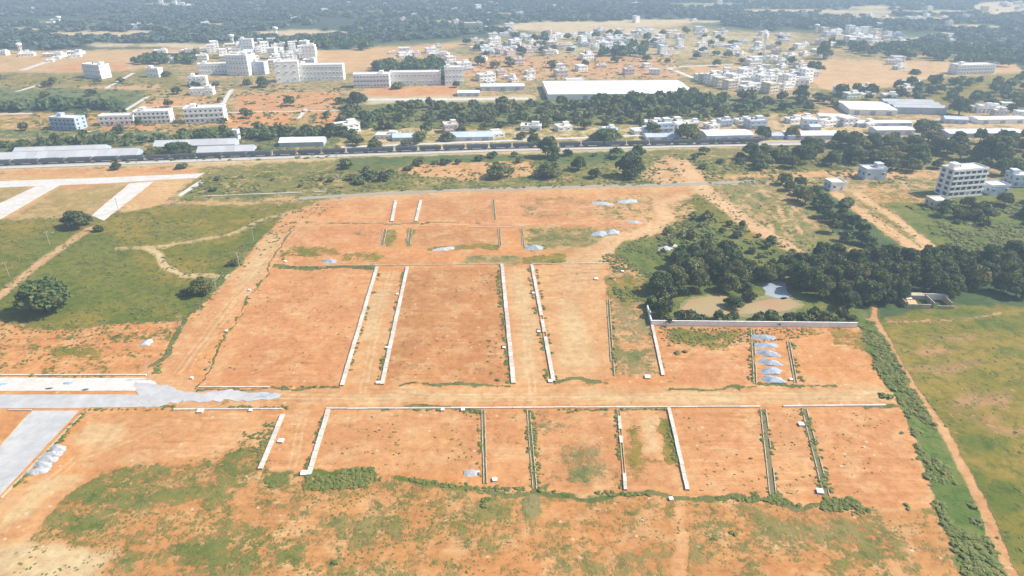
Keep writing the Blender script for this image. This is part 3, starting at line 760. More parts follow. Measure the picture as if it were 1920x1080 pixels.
# inspection chambers
def chamber(px, py, s, label):
    x, y = G(px, py)
    root = empty('inspection_chamber', (x, y, 0), random.uniform(-.3, .3), label, 'chamber', 'white concrete chambers beside the drains')
    mb = MB()
    for q in (-1, 1):
        mb.box(q * (s / 2 - .09), 0, .22, .18, s, .5); mb.box(0, q * (s / 2 - .09), .22, s - .36, .18, .5)
    mb.obj('chamber_wall', [M_conc], root)
    MB().box(0, 0, .52, s * 1.02, s * 1.02, .1).obj('chamber_lid', [M_wall], root)
for px, py, s, lb in ((527,828,1.8,'white chamber beside the left short drain south of the road'),(570,889,1.9,'white chamber at the foot of the right short drain'),
        (709,719,1.5,'white chamber at the foot of the drain left of the dark plot'),(745,553,1.1,'small white chamber beside the drain halfway up its length'),
        (725,653,1.0,'small white chamber touching the drain, lower third of the dark plot'),(1000,551,1.2,'small white chamber beside the weedy drain, upper half'),
        (1010,623,1.2,'small white chamber beside the weedy drain, lower half'),(1032,716,1.6,'white chamber at the foot of the weedy drain'),
        (945,653,1.2,'white broken slabs beside the drain right of the dark plot'),(1214,708,2.0,'white block at the foot of the weedy strip by the road'),
        (1118,524,1.7,'white block on the bare patch above the sandy plot'),(1167,510,1.4,'pale block in the weeds above the strip'),
        (1502,797,1.8,'white slab beside the overgrown open drain, upper part'),(1537,923,1.9,'white slab at the foot of the overgrown open drain'),
        (928,901,1.5,'white slab between the two narrow open drains'),(868,770,1.3,'white block under the long kerb wall, right of a pair'),
        (830,770,1.2,'white block under the long kerb wall, left of a pair'),(376,772,2.0,'flat white slab under the kerb wall at left'),
        (470,771,1.1,'white block in weeds under the left kerb wall'),(535,491,1.3,'white block at the top left corner of the brown plot'),
        (468,545,1.2,'pale block at the bend of the left plot border'),(425,622,1.1,'pale block on the left plot border'),(360,710,1.0,'pale block at the lower left plot corner'),
        (1258,937,1.2,'small white block in the lower field below the thin drain'),(1483,713,1.1,'white block beside the lowest blue heap')):
    chamber(px, py, s * .8, lb)

# gravel heaps
def heap(px, py, w, d, h, mat, label, group, name='gravel_heap'):
    x, y = G(px, py); n = 22; sd_ = random.randint(0, 999)
    gx, gy = np.meshgrid(np.linspace(-1, 1, n), np.linspace(-1, 1, n))
    r = np.sqrt(gx ** 2 + gy ** 2); ang = np.arctan2(gy, gx)
    rr = r * (1 + 0.22 * np.sin(2 * ang + sd_) + 0.12 * np.sin(5 * ang + sd_ * 2))
    z = np.clip(1 - rr, 0, 1) ** 0.85 * (0.8 + 0.5 * fnoise(gx * 5 + sd_, gy * 5, 1.5, 3, 5)) 
    z = z * h - 0.03
    Vh = np.stack([gx * w / 2 * 1.1, gy * d / 2 * 1.1, z], -1).reshape(-1, 3)
    i = (np.arange(n - 1)[:, None] * n + np.arange(n - 1)[None]).reshape(-1)
    Fh = np.stack([i, i + 1, i + n + 1, i + n], -1)
    keep = (Vh[Fh][:, :, 2].max(1) > -0.02)
    o = bpy.data.objects.new(name, np_mesh(name, Vh, Fh[keep], [mat], smooth=True))
    o.location = (x, y, 0); o.rotation_euler = (0, 0, random.uniform(-.15, .15)); link(o)
    return tag(o, label, 'gravel heap', group)
gl = 'blue-grey gravel heaps tipped in a row below the compound wall'
for k, (px, py, lb) in enumerate(((1431,633,'topmost blue-grey gravel heap of the row under the compound wall'),(1436,648,'second blue-grey heap from the top of the row'),
        (1440,663,'third blue-grey heap from the top of the row'),(1443,680,'third from bottom, blue-grey heap with white crest'),
        (1446,696,'second-lowest blue-grey heap of the row'),(1449,712,'lowest blue-grey gravel heap of the row, nearest the road'))):
    heap(px, py, 7.2, 3.3, 1.2, M_gravel, lb, gl)
for k, (px, py, lb) in enumerate(((108,841,'uppermost pale gravel heap beside the concrete branch road'),(98,852,'second pale gravel heap beside the branch road'),
        (90,862,'middle pale gravel heap beside the branch road'),(80,873,'fourth pale gravel heap beside the branch road'),(70,884,'lowest pale gravel heap beside the branch road'))):
    heap(px, py, 5.0, 2.6, 1.0, M_gravw, lb, 'pale gravel heaps beside the branch road')
for px, py, w, d, h, m, lb in ((1124,439,9,6,1.4,M_gravel,'large blue-grey heap on the bare ground, left half of a pair'),(1148,436,9,6,1.5,M_gravw,'pale heap joined to the large blue-grey one'),
        (1001,465,9,5,1.5,M_gravel,'rounded blue-grey heap between the small plots and the sandy track'),(832,467,11,4,0.8,M_gravw,'long flat grey heap on the green strip of the second row'),
        (619,490,6.5,4,1.2,M_gravel,'grey heap at the left above the brown plot'),(1247,466,8,5,1.2,M_gravw,'pale heap in the green scrub, nearer of two'),(1262,461,5,4,1.0,M_gravw,'small pale heap in the green scrub, right of two'),
        (1130,382,12,6,1.0,M_gravw,'pale spread heap in the far plot row, left'),(1176,378,12,6,1.2,M_gravw,'pale spread heap in the far plot row, right'),
        (275,643,5,4,1.0,M_gravw,'small grey heap beside the left dirt road'),(885,887,4.5,3.2,0.7,M_gravw,'pale rubble patch beside the weedy open drain'),
        (500,743,10,3,0.4,M_gravel,'thin blue-grey spread where the gravel road ends'),(1190,417,8,4,0.7,M_gravw,'pale rubble mound beside the winding track')):
    heap(px, py, w * .82, d * .9, h, m, lb, None)

# compound wall with posts and panels
def compound_wall(p0, p1, h, label, step=3.0, thick=0.22):
    a = Vector(G(*p0)); b = Vector(G(*p1)); L = (b - a).length
    root = empty('compound_wall', (a.x, a.y, 0), math.atan2(b.y - a.y, b.x - a.x), label, 'wall')
    n = max(1, int(round(L / step))); dl = L / n
    pm = MB().box(0, 0, h / 2, 0.34, 0.36, h + 0.12).mesh('wall_post', [M_wall])
    wm = MB().box(0, 0, h / 2 - .02, dl - 0.34, thick, h).mesh('wall_panel', [M_wall])
    cm = MB().box(0, 0, h + .05, dl - 0.345, thick + .14, .1).mesh('coping', [M_wall])
    for i in range(n + 1): inst('wall_post', pm, root, (i * dl, 0, 0))
    for i in range(n):
        p = inst('wall_panel', wm, root, ((i + .5) * dl, random.uniform(-.015, .015), 0))
        inst('coping', cm, p, (0, 0, 0))
    return root
compound_wall((1222,610),(1605,614),1.95,'long white compound wall of panels and posts behind the gravel heaps')
compound_wall((1213,578),(1221,609),1.6,'short bluish wall piece running up from the left end of the long wall',2.6)
# railway ------------------------------------------------------------
TR = [(-200,316.4),(0,311.5),(480,294.5),(960,279),(1480,268.3),(1600,266.2)]
trw = [Vector(G(*p)) for p in TR]
def along(s):
    for a, b in zip(trw, trw[1:]):
        l = (b - a).length
        if s <= l: return a.lerp(b, s / l), (b - a).normalized()
        s -= l
    return trw[-1], (trw[-1] - trw[-2]).normalized()
TL = sum((b - a).length for a, b in zip(trw, trw[1:]))
for side in (-0.84, 0.84):
    mb = MB(); s = 0
    while s < TL - 12:
        p, t = along(s); q, _ = along(s + 12); n = Vector((-t.y, t.x)) * side; mid = (p + q) / 2 + n
        mb.box(mid.x, mid.y, 0.53, 12.02, 0.08, 0.15, rz=math.atan2(q.y - p.y, q.x - p.x)); s += 12
    tag(mb.obj('rail', [M_rail]), kind='structure')
L0 = 14.0
wb = MB()
wb.prism([(-1.35, 0), (1.35, 0), (1.55, .5), (1.55, 2.15), (1.45, 2.15), (1.45, .1), (-1.45, .1), (-1.45, 2.15), (-1.55, 2.15), (-1.55, .5)], -L0 / 2 + .1, L0 / 2 - .1)
wb.box(0, -L0 / 2 + .05, 1.08, 3.1, .1, 2.15); wb.box(0, L0 / 2 - .05, 1.08, 3.1, .1, 2.15)
for i in range(9):
    for s in (-1, 1): wb.box(s * 1.6, -L0 / 2 + .7 + i * (L0 - 1.4) / 8, 1.3, .1, .16, 1.7)
me_wb = wb.mesh('wagon_body', [M_steel])
lb_ = MB(); k = 9
for i in range(k):
    y0 = -L0 / 2 + .15 + i * (L0 - .3) / k; hh = .25 + .45 * math.sin(math.pi * (i + .5) / k)
    lb_.prism([(-1.44, 1.5), (1.44, 1.5), (1.3, 1.95), (.4, 1.95 + hh), (-.5, 1.9 + hh), (-1.3, 1.95)], y0, y0 + (L0 - .3) / k)
me_ld = lb_.mesh('coal_load', [M_coal])
bb = MB()
for s in (-1, 1): bb.box(s * 1.0, 0, .1, .15, 2.6, .35)
for y in (-.95, .95):
    bb.box(0, y, -.02, 1.7, .16, .16)
    for s in (-1, 1):
        n0 = len(bb.v)
        for xx in (s * .78, s * .88):
            for i in range(10):
                a = 2 * math.pi * i / 10; bb.v.append((xx, y + .46 * math.cos(a), -.02 + .46 * math.sin(a)))
        for i in range(10):
            j = (i + 1) % 10; bb.f.append((n0 + i, n0 + j, n0 + 10 + j, n0 + 10 + i)); bb.m.append(0)
        bb.f.append(tuple(range(n0, n0 + 10))); bb.m.append(0); bb.f.append(tuple(range(n0 + 10, n0 + 20))); bb.m.append(0)
me_bg = bb.mesh('bogie', [M_steel])
p0, t0 = along(20)
train = empty('freight_train', (p0.x, p0.y, 0), 0, 'long dark freight train of open coal wagons standing behind the sheds', 'train')
s = 30
while s < TL - 60:
    p, t = along(s)
    w = inst('wagon', me_wb, train, (p.x - p0.x, p.y - p0.y, 1.5), math.atan2(t.y, t.x) - math.pi / 2)
    inst('coal_load', me_ld, w, (0, 0, random.uniform(-.25, .05)))
    for q in (-1, 1): inst('bogie', me_bg, w, (0, q * 4.6, -.4))
    s += L0 + 1.4

# ------------------------------------------------------------------ buildings
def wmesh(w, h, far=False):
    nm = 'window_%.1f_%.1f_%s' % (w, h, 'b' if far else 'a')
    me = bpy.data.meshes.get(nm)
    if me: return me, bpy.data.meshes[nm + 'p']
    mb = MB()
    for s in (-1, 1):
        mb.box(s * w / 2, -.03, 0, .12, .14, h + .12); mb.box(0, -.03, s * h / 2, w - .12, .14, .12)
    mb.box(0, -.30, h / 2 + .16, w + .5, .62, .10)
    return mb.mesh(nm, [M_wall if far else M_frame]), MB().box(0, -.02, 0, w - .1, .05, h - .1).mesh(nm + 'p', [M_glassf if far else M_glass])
def building(pl, pr, pb, pt, dep, yaw, floors, label, wall=None, cat='building', band=0, roof='flat', nwin=None, sidewin=2, stair=True, tank=0, group=None, name='building', ww=1.3, wh=1.3, wid=None, balcony=False):
    wall = wall or M_wall
    pm = (pl + pr) / 2
    y_ = R(yaw)
    Wtot = (pr - pl) / scale_at(pm, pb)
    w = wid or max(3.0, (Wtot - dep * abs(math.sin(y_))) / math.cos(y_))
    x, y = G(pm, pb); h = height_for(pm, pb, pt)
    if stair: h = max(2.6, h - 1.8 - (1.0 if floors > 2 else 0))
    cy = y + abs(math.sin(y_)) * w / 2 * .9 + dep / 2 * math.cos(y_)
    root = empty(name, (x, cy, 0), y_, label, cat, group)
    fh = h / floors
    MB().box(0, 0, h / 2 - .1, w, dep, h + .2).obj('wall', [wall], root)
    mb = MB().box(0, 0, h + .08, w + .35, dep + .35, .16)
    rf = mb.obj('roof', [M_roof], root)
    mb = MB()
    for s in (-1, 1):
        mb.box(s * (w / 2 - .02), 0, h + .5, .16, dep + .12, .68); mb.box(0, s * (dep / 2 - .02), h + .5, w - .2, .16, .68)
    mb.obj('parapet', [wall], rf)
    if stair:
        sx_ = w * random.choice((-.28, .28)); sw = min(3.4, w * .35)
        MB().box(sx_, dep * .12, h + 1.3, sw, min(4, dep * .5), 2.3).box(sx_, dep * .12, h + 2.5, sw + .5, min(4, dep * .5) + .5, .14).obj('stair_room', [wall], root)
    for t_ in range(tank):
        MB().cyl(-w * .2 + t_ * 1.6, dep * .1, h + .16, h + 1.5, .6, .55, 10).cyl(-w * .2 + t_ * 1.6, dep * .1, h + 1.5, h + 1.7, .55, .2, 10).obj('water_tank', [M_tank], root)
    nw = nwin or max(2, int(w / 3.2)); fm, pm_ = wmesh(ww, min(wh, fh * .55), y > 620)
    for f in range(floors):
        zc = f * fh + fh * .55
        if band and (f > 0 or band == 2):
            MB().box(0, -dep / 2 - .5, f * fh + .05 if f else fh * .02, w + .1, 1.0, .2).box(0, -dep / 2 - .94, f * fh + .55, w + .1, .12, .85).obj('balcony', [wall], root)
        for i in range(nw):
            xx = -w / 2 + (i + .5) * w / nw
            if f == 0 and i == nw // 2:
                MB().box(xx, -dep / 2 - .02, min(1.05, fh * .38), 1.1, .1, min(2.1, fh * .76)).obj('door', [M_frame], root); continue
            o = inst('window', fm, root, (xx, -dep / 2, zc)); inst('pane', pm_, o)
        for q in (-1, 1):
            if q * y_ > 0.06 or abs(x) < 60: pass
            for i in range(sidewin):
                yy = -dep / 2 + (i + .5) * dep / max(1, sidewin)
                o = inst('window', fm, root, (q * w / 2, yy, zc), q * math.pi / 2); inst('pane', pm_, o)
    return root, w, h

building(150,200,148,118,12,-22,3,'white three-storey house standing alone in fields, dark shaded front',M_wall,'house',1,tank=1)
building(92,150,245,216,11,-10,3,'three-storey house with shaded blue-grey front, leftmost by the hedge',M_bluegrey,'house',1)  # shade of the front put into the wall colour
building(186,250,236,219,9,6,2,'long low white two-storey house joined to a taller one',M_wall,'house',1,stair=False)
building(250,317,233,204,10,8,3,'white three-storey house with long balcony bands',M_wall,'house',1)
building(343,418,232,198,12,10,3,'white three-storey house with roof room beside orange field',M_wall,'house',1,tank=1)
building(352,386,162,142,9,12,2,'small white cube house with blue window band, upper one of two',M_wall,'house')
building(355,398,179,164,9,8,1,'low white house with porch, lower one of two',M_wall,'house')
building(275,300,145,126,9,-5,2,'small white house near a round bush in the fields',M_wall,'house')
building(545,643,152,118,14,5,3,'long white three-storey school block with rows of small windows',M_wall,'school',0,nwin=14)
building(513,560,155,112,14,12,3,'tall plain white block at the left end of the long school',M_wall,'building',0,nwin=3)
building(426,470,142,100,12,-6,4,'white four-storey block with blue-grey balcony bands',M_wall,'apartment block',1)
building(470,500,140,112,10,-8,3,'blue-grey fronted block between the white ones',M_bwall,'apartment block',1)
building(370,425,140,118,10,10,2,'white two-storey house row at the left edge of the cluster',M_wall,'house')
building(566,592,112,82,10,6,4,'tall white block at the far right end of the left cluster',M_wall,'apartment block')
building(450,475,100,70,9,6,5,'tallest white block at the back of the left cluster',M_wall,'apartment block')
building(662,730,165,135,13,4,3,'three-storey college block with two dark balcony bands',M_wall,'college',1,nwin=11,ww=2.2)
building(730,826,160,137,12,4,2,'long two-storey college wing in front of trees',M_wall,'college',0,nwin=13,stair=False)
building(832,868,160,122,11,8,3,'white block at the right end of the college, behind trees',M_wall,'college',0)
building(1768,1848,370,311,9,12,5,'five-storey unfinished white building with open floors among trees at right',M_wall,'apartment block',2,tank=2,ww=2.4,wh=1.7)
building(1618,1662,337,313,8,6,1,'single-storey house with pale blue front and white roof',M_bwall,'house')
building(1553,1586,358,344,7,8,1,'small white hut at the top of the diagonal dirt strip',M_wall,'hut',0,stair=False)
building(1898,1940,352,326,9,-6,2,'small blue-grey two-storey house at the right edge by the tall tree',M_bwall,'house',1)
building(1852,1892,366,350,8,6,1,'low blue-grey annex right of the five-storey building',M_bwall,'annex',0,stair=False)
building(1748,1782,392,379,8,4,1,'low cream annex in front of the five-storey building',M_cream,'annex',0,stair=False)
building(1790,1870,140,118,14,8,3,'white building group right of the pale field at the wood edge',M_wall,'building',1)
building(1060,1095,162,150,9,4,1,'small white house left of the huge white shed',M_wall,'house',0,stair=False)
building(1830,1890,212,200,12,4,2,'white two-storey house among the trees at far right',M_wall,'house',0)
building(1405,1436,118,108,10,4,1,'low white house at the foot of the tall white tower',M_wall,'house',0,stair=False)
building(870,905,60,40,14,5,4,'tall cream block alone in the blue woods',M_cream,'apartment block',1)
building(438,446,262,246,4,-4,1,'tiny white pump house in the hedge behind the sheds',M_wall,'hut',0,stair=False,wid=4)
building(488,498,256,248,4,-4,1,'tiny white hut at the right of the pump house',M_wall,'hut',0,stair=False,wid=4)

def shed(pl, pr, pb, pt, dep, yaw, label, roofm, wallm, rise=0.35, spans=1, across=False, name='shed', doors=3, sheet=6.0):
    pm = (pl + pr) / 2; y_ = R(yaw)
    w = (pr - pl) / scale_at(pm, pb) / math.cos(y_) * (0.98 if abs(yaw) < 12 else .9)
    x, y = G(pm, pb); h = height_for(pm, pb, pt)
    root = empty(name, (x - dep / 2 * math.sin(y_), y + dep / 2 * math.cos(y_), 0), y_, label, 'shed')
    D = dep / spans
    MB().box(0, 0, h / 2 - .1, w - .6, dep - .6, h + .1).obj('wall', [wallm], root)
    for k in range(spans):
        yc = -dep / 2 + (k + .5) * D
        rz_ = rise * D / 2
        for sx_ in (-1, 1):
            gb = MB()
            xx = sx_ * (w / 2 - .32); n0 = len(gb.v)
            for xq in (xx - .08, xx + .08):
                for a, b in ((-D / 2 + .3, h - .06), (D / 2 - .3, h - .06), (0, h + rz_ - .12)): gb.v.append((xq, yc + a, b))
            gb.f += [(n0, n0 + 1, n0 + 2), (n0 + 3, n0 + 5, n0 + 4), (n0, n0 + 3, n0 + 4, n0 + 1), (n0 + 1, n0 + 4, n0 + 5, n0 + 2), (n0 + 2, n0 + 5, n0 + 3, n0)]; gb.m += [0] * 5
            gb.obj('gable', [wallm], root)
        n = max(1, int(round(w / sheet))); dl = w / n; sl = math.hypot(D / 2, rz_); ang = math.atan2(rz_, D / 2)
        me = MB()
        me.box(0, 0, 0, dl - .05, sl + .02, .10)
        for i in range(4): me.box(-dl / 2 + (i + .5) * dl / 4, 0, .075, .12, sl, .06)
        me = me.mesh('roof_sheet', [roofm])
        for sgn in (-1, 1):
            for i in range(n):
                o = inst('roof_sheet', me, root, (-w / 2 + (i + .5) * dl, yc + sgn * D / 4, h + rz_ / 2 + random.uniform(0, .015)))
                o.rotation_euler = (-sgn * ang, 0, 0)
        MB().box(0, yc, h + rz_ + .08, w, .5, .1).obj('ridge_cap', [roofm], root)
    for i in range(doors):
        MB().box(-w / 2 + (i + .5) * w / doors, -dep / 2 + .26, h * .36, min(4, w / doors * .5), .1, h * .72).obj('shutter_door', [M_frame], root)
    return root
shed(28,192,291,286,13,8,'long grey gabled shed, second row behind the train at left',M_sheet,M_bluegrey,.40)
shed(-40,250,304,297,14,8,'longest pale gabled shed, right behind the train at left',M_sheet,M_bluegrey,.45)
shed(290,440,281,273,13,7,'long grey gabled shed, behind the clump of dark trees',M_sheet,M_bluegrey,.40)
shed(370,474,292,285,13,7,'pale gabled shed close behind the train, right of the clump',M_sheet,M_bluegrey,.40)
shed(523,608,275,267,13,5,'white-roofed gabled shed on its own, dark open front',M_sheetw,M_bluegrey,.30)
shed(735,790,265,258,12,4,'small blue-walled shed beside the middle tree',M_sheetb,M_bwall,.3)
shed(832,926,264,257,14,4,'blue and white shed with curved apron right of a round tree',M_sheetb,M_bwall,.3)
shed(1024,1310,187,176,66,2,'huge white flat-roofed factory shed behind the middle wood',M_sheetw,M_wall,.03,2,doors=6,sheet=9)
shed(1322,1414,268,254,17,4,'bright white shed beside the train with two dark trees',M_sheetw,M_wall,.12,1,doors=4)
shed(1592,1680,216,206,34,-6,'white low-pitched factory roof, left of the ridged sheds',M_sheetw,M_wall,.06,1)
shed(1676,1772,214,202,34,-6,'factory of three ridged bays beside a big dark tree',M_sheet,M_bluegrey,.22,3)
shed(900,985,170,162,16,3,'low white shed row left of the huge factory',M_sheetw,M_bwall,.1)
shed(857,900,181,174,12,3,'small pale blue shed by the orange strip',M_sheetw,M_bwall,.2)
shed(1475,1592,262,254,14,2,'long white shed behind the dark trees, nearer the train',M_sheetw,M_bwall,.12)
shed(1640,1716,254,244,12,2,'white shed with blue band front left of a bushy tree',M_sheetw,M_bwall,.12)
shed(1605,1712,238,231,10,2,'low white shed row with blue openings',M_sheetw,M_bwall,.12)
shed(1535,1585,226,218,10,-8,'small white shed group at the bend of the orange track',M_sheetw,M_wall,.15)
shed(1775,1925,258,250,14,2,'long white shed at the right edge over blue-grey roof',M_sheetw,M_bluegrey,.12)
shed(1770,1815,232,224,10,-12,'small gabled shed with blue end behind the bushy tree',M_sheetb,M_bwall,.3)
shed(1830,1930,232,224,12,3,'pale flat shed at the right edge, upper one',M_sheetw,M_wall,.1)
shed(1518,1540,246,238,8,3,'small pale blue roofed shed in the sandy yard',M_sheetb,M_bwall,.3)
shed(1430,1470,262,255,9,3,'low blue-roofed shed right of the dark round tree',M_sheetb,M_bwall,.3)
shed(1210,1280,263,257,12,2,'pale shed half hidden left of the dark tree by the train',M_sheetb,M_wall,.2)
shed(1125,1160,251,246,9,2,'small shed with blue-grey roof on the sandy strip',M_sheetb,M_bwall,.3)
shed(1690,1728,162,154,10,3,'small white shed under the pale field',M_sheetw,M_wall,.2)

# unroofed building by the wood at right
x, y = G(1745, 577)
rt = empty('ruined_building', (x, y + 3, 0), R(-3), 'unroofed low building of grey walls beside the dark wood at right', 'ruin')
w = 19
for nm, (cx, cy, sx_, sy_, h_) in (('wall', (0, 3.6, w, .3, 2.6)), ('wall', (-w/2, 0, .3, 7.2, 2.4)), ('wall', (w/2 - 2, .3, .3, 6.4, 2.2)), ('wall', (1, 0, .3, 6.6, 2.2)), ('wall', (-4.5, -3.5, 8.6, .3, 1.6)), ('wall', (5.2, -3.5, 6, .3, 1.2))):
    MB().box(cx, cy, h_ / 2 - .05, sx_, sy_, h_ + .1).obj(nm, [M_conc_o if cy < 3 else M_roof], rt)
MB().box(-5, 2.6, 2.7, 9, 2.6, .18).obj('roof_slab', [M_conc_o], rt)
MB().box(-6, -1, 1.2, 3.2, 2.6, .12, rx=.2).obj('fallen_sheet', [M_orange], rt)
x, y = G(1699, 566); tag(MB().box(0, 0, .9, 2.2, 2, 1.8).box(0, 0, 1.9, 2.6, 2.4, .15).obj('water_cistern', [M_wall], None, (x, y, 0)), 'small white cistern at the left end of the unroofed building', 'cistern')

# towers
def tower(px, pb, pt, label, r=2.2, mat=None):
    x, y = G(px, pb); h = height_for(px, pb, pt)
    root = empty('water_tower', (x, y, 0), 0, label, 'water tower')
    for i in range(4):
        a = math.pi / 4 + i * math.pi / 2
        MB().cyl(r * .8 * math.cos(a), r * .8 * math.sin(a), 0, h * .72, .45, .4, 8).obj('leg', [mat or M_wall], root)
    MB().cyl(0, 0, h * .4, h * .43, r * .9, r * .9, 12).obj('ring_beam', [mat or M_wall], root)
    MB().cyl(0, 0, h * .72, h * .78, r * .9, r * 1.5, 16).cyl(0, 0, h * .78, h * .95, r * 1.5, r * 1.5, 16).cyl(0, 0, h * .95, h, r * 1.5, r * .3, 16).obj('tank', [mat or M_wall], root)
tower(518, 68, 50, 'white water tower on the pale clearing in the far wood', 2.6)
tower(436, 82, 64, 'white water tower at the back of the left cluster', 2.4)
tower(1430, 110, 60, 'tallest slender white tower in the middle of the town', 1.6)
tower(112, 44, 30, 'white water tower in the blue wood at far left', 3.0)
tower(40, 100, 80, 'white water tower beside a dark bush at the left edge', 2.2)
tower(1530, 60, 45, 'white water tower at the left end of the far white street', 2.5)
tower(1452, 118, 104, 'short white water tower right of the slender one', 1.8)

# ------------------------------------------------------------------ small town houses
HP = []
def house_proto(w, d, fl, wall, kind):
    h = 3.1 * fl; mb = MB()
    mb.box(0, 0, h / 2 - .1, w, d, h + .2, 0); mb.box(0, 0, h + .1, w + .5, d + .5, .18, 2)
    for s in (-1, 1):
        mb.box(s * (w / 2), 0, h + .5, .18, d + .1, .65, 0); mb.box(0, s * (d / 2), h + .5, w - .2, .18, .65, 0)
    if kind != 1:
        mb.box(w * .22, d * .1, h + 1.35, w * .35, d * .4, 2.4, 0); mb.box(w * .22, d * .1, h + 2.62, w * .35 + .4, d * .4 + .4, .14, 2)
    if kind == 2: mb.cyl(-w * .25, 0, h + .2, h + 1.6, .7, .6, 8, 3)
    nw = max(2, int(w / 3.2))
    for f in range(fl):
        for i in range(nw):
            mb.box(-w / 2 + (i + .5) * w / nw, -d / 2 - .02, f * 3.1 + 1.7, 1.3, .12, 1.1, 1)
            mb.box(-w / 2 + (i + .5) * w / nw, -d / 2 - .25, f * 3.1 + 2.5, 2.0, .5, .1, 0)
        for s in (-1, 1):
            for i in range(2): mb.box(s * (w / 2 + .02), -d / 4 + i * d / 2, f * 3.1 + 1.7, .12, 1.3, 1.2, 1)
        if f and kind == 2: mb.box(0, -d / 2 - .7, f * 3.1, w * .8, 1.4, .18, 0).box(0, -d / 2 - 1.35, f * 3.1 + .5, w * .8, .12, .8, 0)
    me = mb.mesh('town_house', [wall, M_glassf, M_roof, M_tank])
    me['tone'] = ('tall ' if fl > 2 else 'low ' if fl == 1 else '') + {M_cream: 'cream', M_pink: 'pinkish', M_bwall: 'pale blue'}.get(wall, 'white')
    return me
for k, (w, d, fl, wall) in enumerate(((9,8,1,M_wall),(11,9,2,M_wall),(9,10,3,M_wall),(14,9,2,M_wall),(10,10,3,M_cream),(12,9,1,M_wall),(10,9,2,M_pink),(9,9,4,M_wall),(12,11,2,M_bwall),(18,10,1,M_wall))):
    HP.append(house_proto(w, d, fl, wall, k % 3))
used_spots = []
def town(poly, n, label, group, protos, mind=11):
    xs = [p[0] for p in poly]; ys = [p[1] for p in poly]; c = 0
    W = [G(*p) for p in poly]; wx = [p[0] for p in W]; wy = [p[1] for p in W]
    for _ in range(n * 30):
        if c >= n: break
        x = random.uniform(min(wx), max(wx)); y = random.uniform(min(wy), max(wy))
        if not in_poly(np.array([x]), np.array([y]), W)[0]: continue
        if any((x - a) ** 2 + (y - b) ** 2 < mind ** 2 for a, b in used_spots): continue
        used_spots.append((x, y)); c += 1
        o = inst('town_house', random.choice(protos), None, (x, y, 0), R(random.choice((14, 20, 26, 18, -8)) + random.uniform(-6, 6)), (lambda q: (q * random.uniform(.9, 1.2), q, q * .86))(random.uniform(.8, 1.15)))
        tag(o, label, 'house', group); o['tone'] = o.data.get('tone', 'white')
allp = HP; low = [HP[0], HP[1], HP[3], HP[5], HP[6], HP[9]]; hi = [HP[2], HP[1], HP[7], HP[4], HP[3], HP[2], HP[7]]
town([(385,100),(430,84),(600,88),(590,122),(520,128),(400,124)], 46, 'white flat-roofed house in the dense cluster upper left of centre', 'houses of the upper left cluster', hi, 12)
town([(300,100),(390,92),(390,112),(310,118)], 9, 'low white house left of the dense cluster, behind dark trees', 'low houses left of the cluster', low, 14)
town([(90,108),(160,95),(165,100),(80,128)], 5, 'small white house along the pale lane at far left', 'houses on the far left lane', low, 13)
town([(0,95),(40,92),(60,112),(0,112)], 3, 'small white house at the left edge below the blue wood', 'houses at the left edge', low, 13)
town([(735,100),(830,92),(840,108),(740,112)], 9, 'white house in the sparse row right of the pale orange field', 'houses right of the pale field', low, 14)
town([(820,112),(880,118),(880,132),(830,130)], 5, 'white house behind the college trees', 'houses behind the college', low, 13)
town([(890,88),(1020,84),(1110,100),(1000,108),(900,104)], 22, 'white house in the row left of the town centre', 'houses left of the town centre', low, 12)
town([(1020,68),(1200,58),(1290,72),(1280,108),(1200,106),(1130,98),(1020,92)], 62, 'small white house in the crowded town centre', 'houses of the town centre', allp, 12)
town([(1290,56),(1400,58),(1480,68),(1470,84),(1300,80)], 14, 'white house in the loose rows right of the town centre', 'houses right of the town centre', low, 16)
town([(1540,60),(1620,58),(1700,74),(1800,70),(1790,84),(1640,84),(1560,72)], 40, 'white house in the far bright street before the blue wood', 'houses of the far bright street', allp, 13)
town([(1300,148),(1420,142),(1525,142),(1500,160),(1440,176),(1370,170)], 38, 'white house in the dense block right of the huge factory', 'houses right of the huge factory', hi, 12)
town([(880,66),(1290,60),(1290,76),(880,86)], 16, 'x', 'houses north of the town', low, 18)
town([(890,112),(1260,108),(1270,146),(890,148)], 12, 'x', 'orange strip houses', low, 24)
town([(1440,84),(1560,80),(1560,110),(1440,112)], 8, 'x', 'slender tower houses', low, 18)
town([(640,245),(1280,236),(1280,250),(640,262)], 9, 'x', 'train-side houses', low, 22)
town([(1290,84),(1440,88),(1540,90),(1540,112),(1300,112)], 14, 'x', 'houses round the slender tower', low, 18)
town([(0,10),(880,6),(880,50),(600,60),(0,50)], 22, 'x', 'distant houses in the left woods', low, 40)
town([(880,4),(1900,4),(1900,60),(1500,52),(900,34)], 34, 'x', 'distant houses in the right woods', allp, 40)
town([(1560,176),(1700,165),(1740,180),(1600,188)], 6, 'x', 'houses below the pale field', low, 18)
town([(1400,120),(1500,112),(1500,132),(1400,134)], 5, 'small white house beside the pale triangular field', 'houses beside the triangular field', low, 14)
town([(1640,118),(1700,110),(1780,125),(1700,135)], 4, 'low pale house on the pale field at right', 'houses on the pale field', low, 14)
town([(900,150),(1000,146),(1010,158),(910,160)], 5, 'low white house left of the huge factory', 'low houses left of the factory', low, 13)
town([(1480,216),(1560,228),(1640,236),(1600,244),(1490,240)], 8, 'small pale house in the sandy yards right of the train', 'houses in the sandy yards', low, 14)
town([(1220,236),(1400,228),(1420,238),(1230,246)], 9, 'low bluish house in the row behind the white shed', 'houses behind the white shed', [HP[8], HP[0], HP[5]], 13)
town([(1840,205),(1930,200),(1930,222),(1850,220)], 5, 'white house among trees at the right edge', 'houses at the right edge', low, 14)
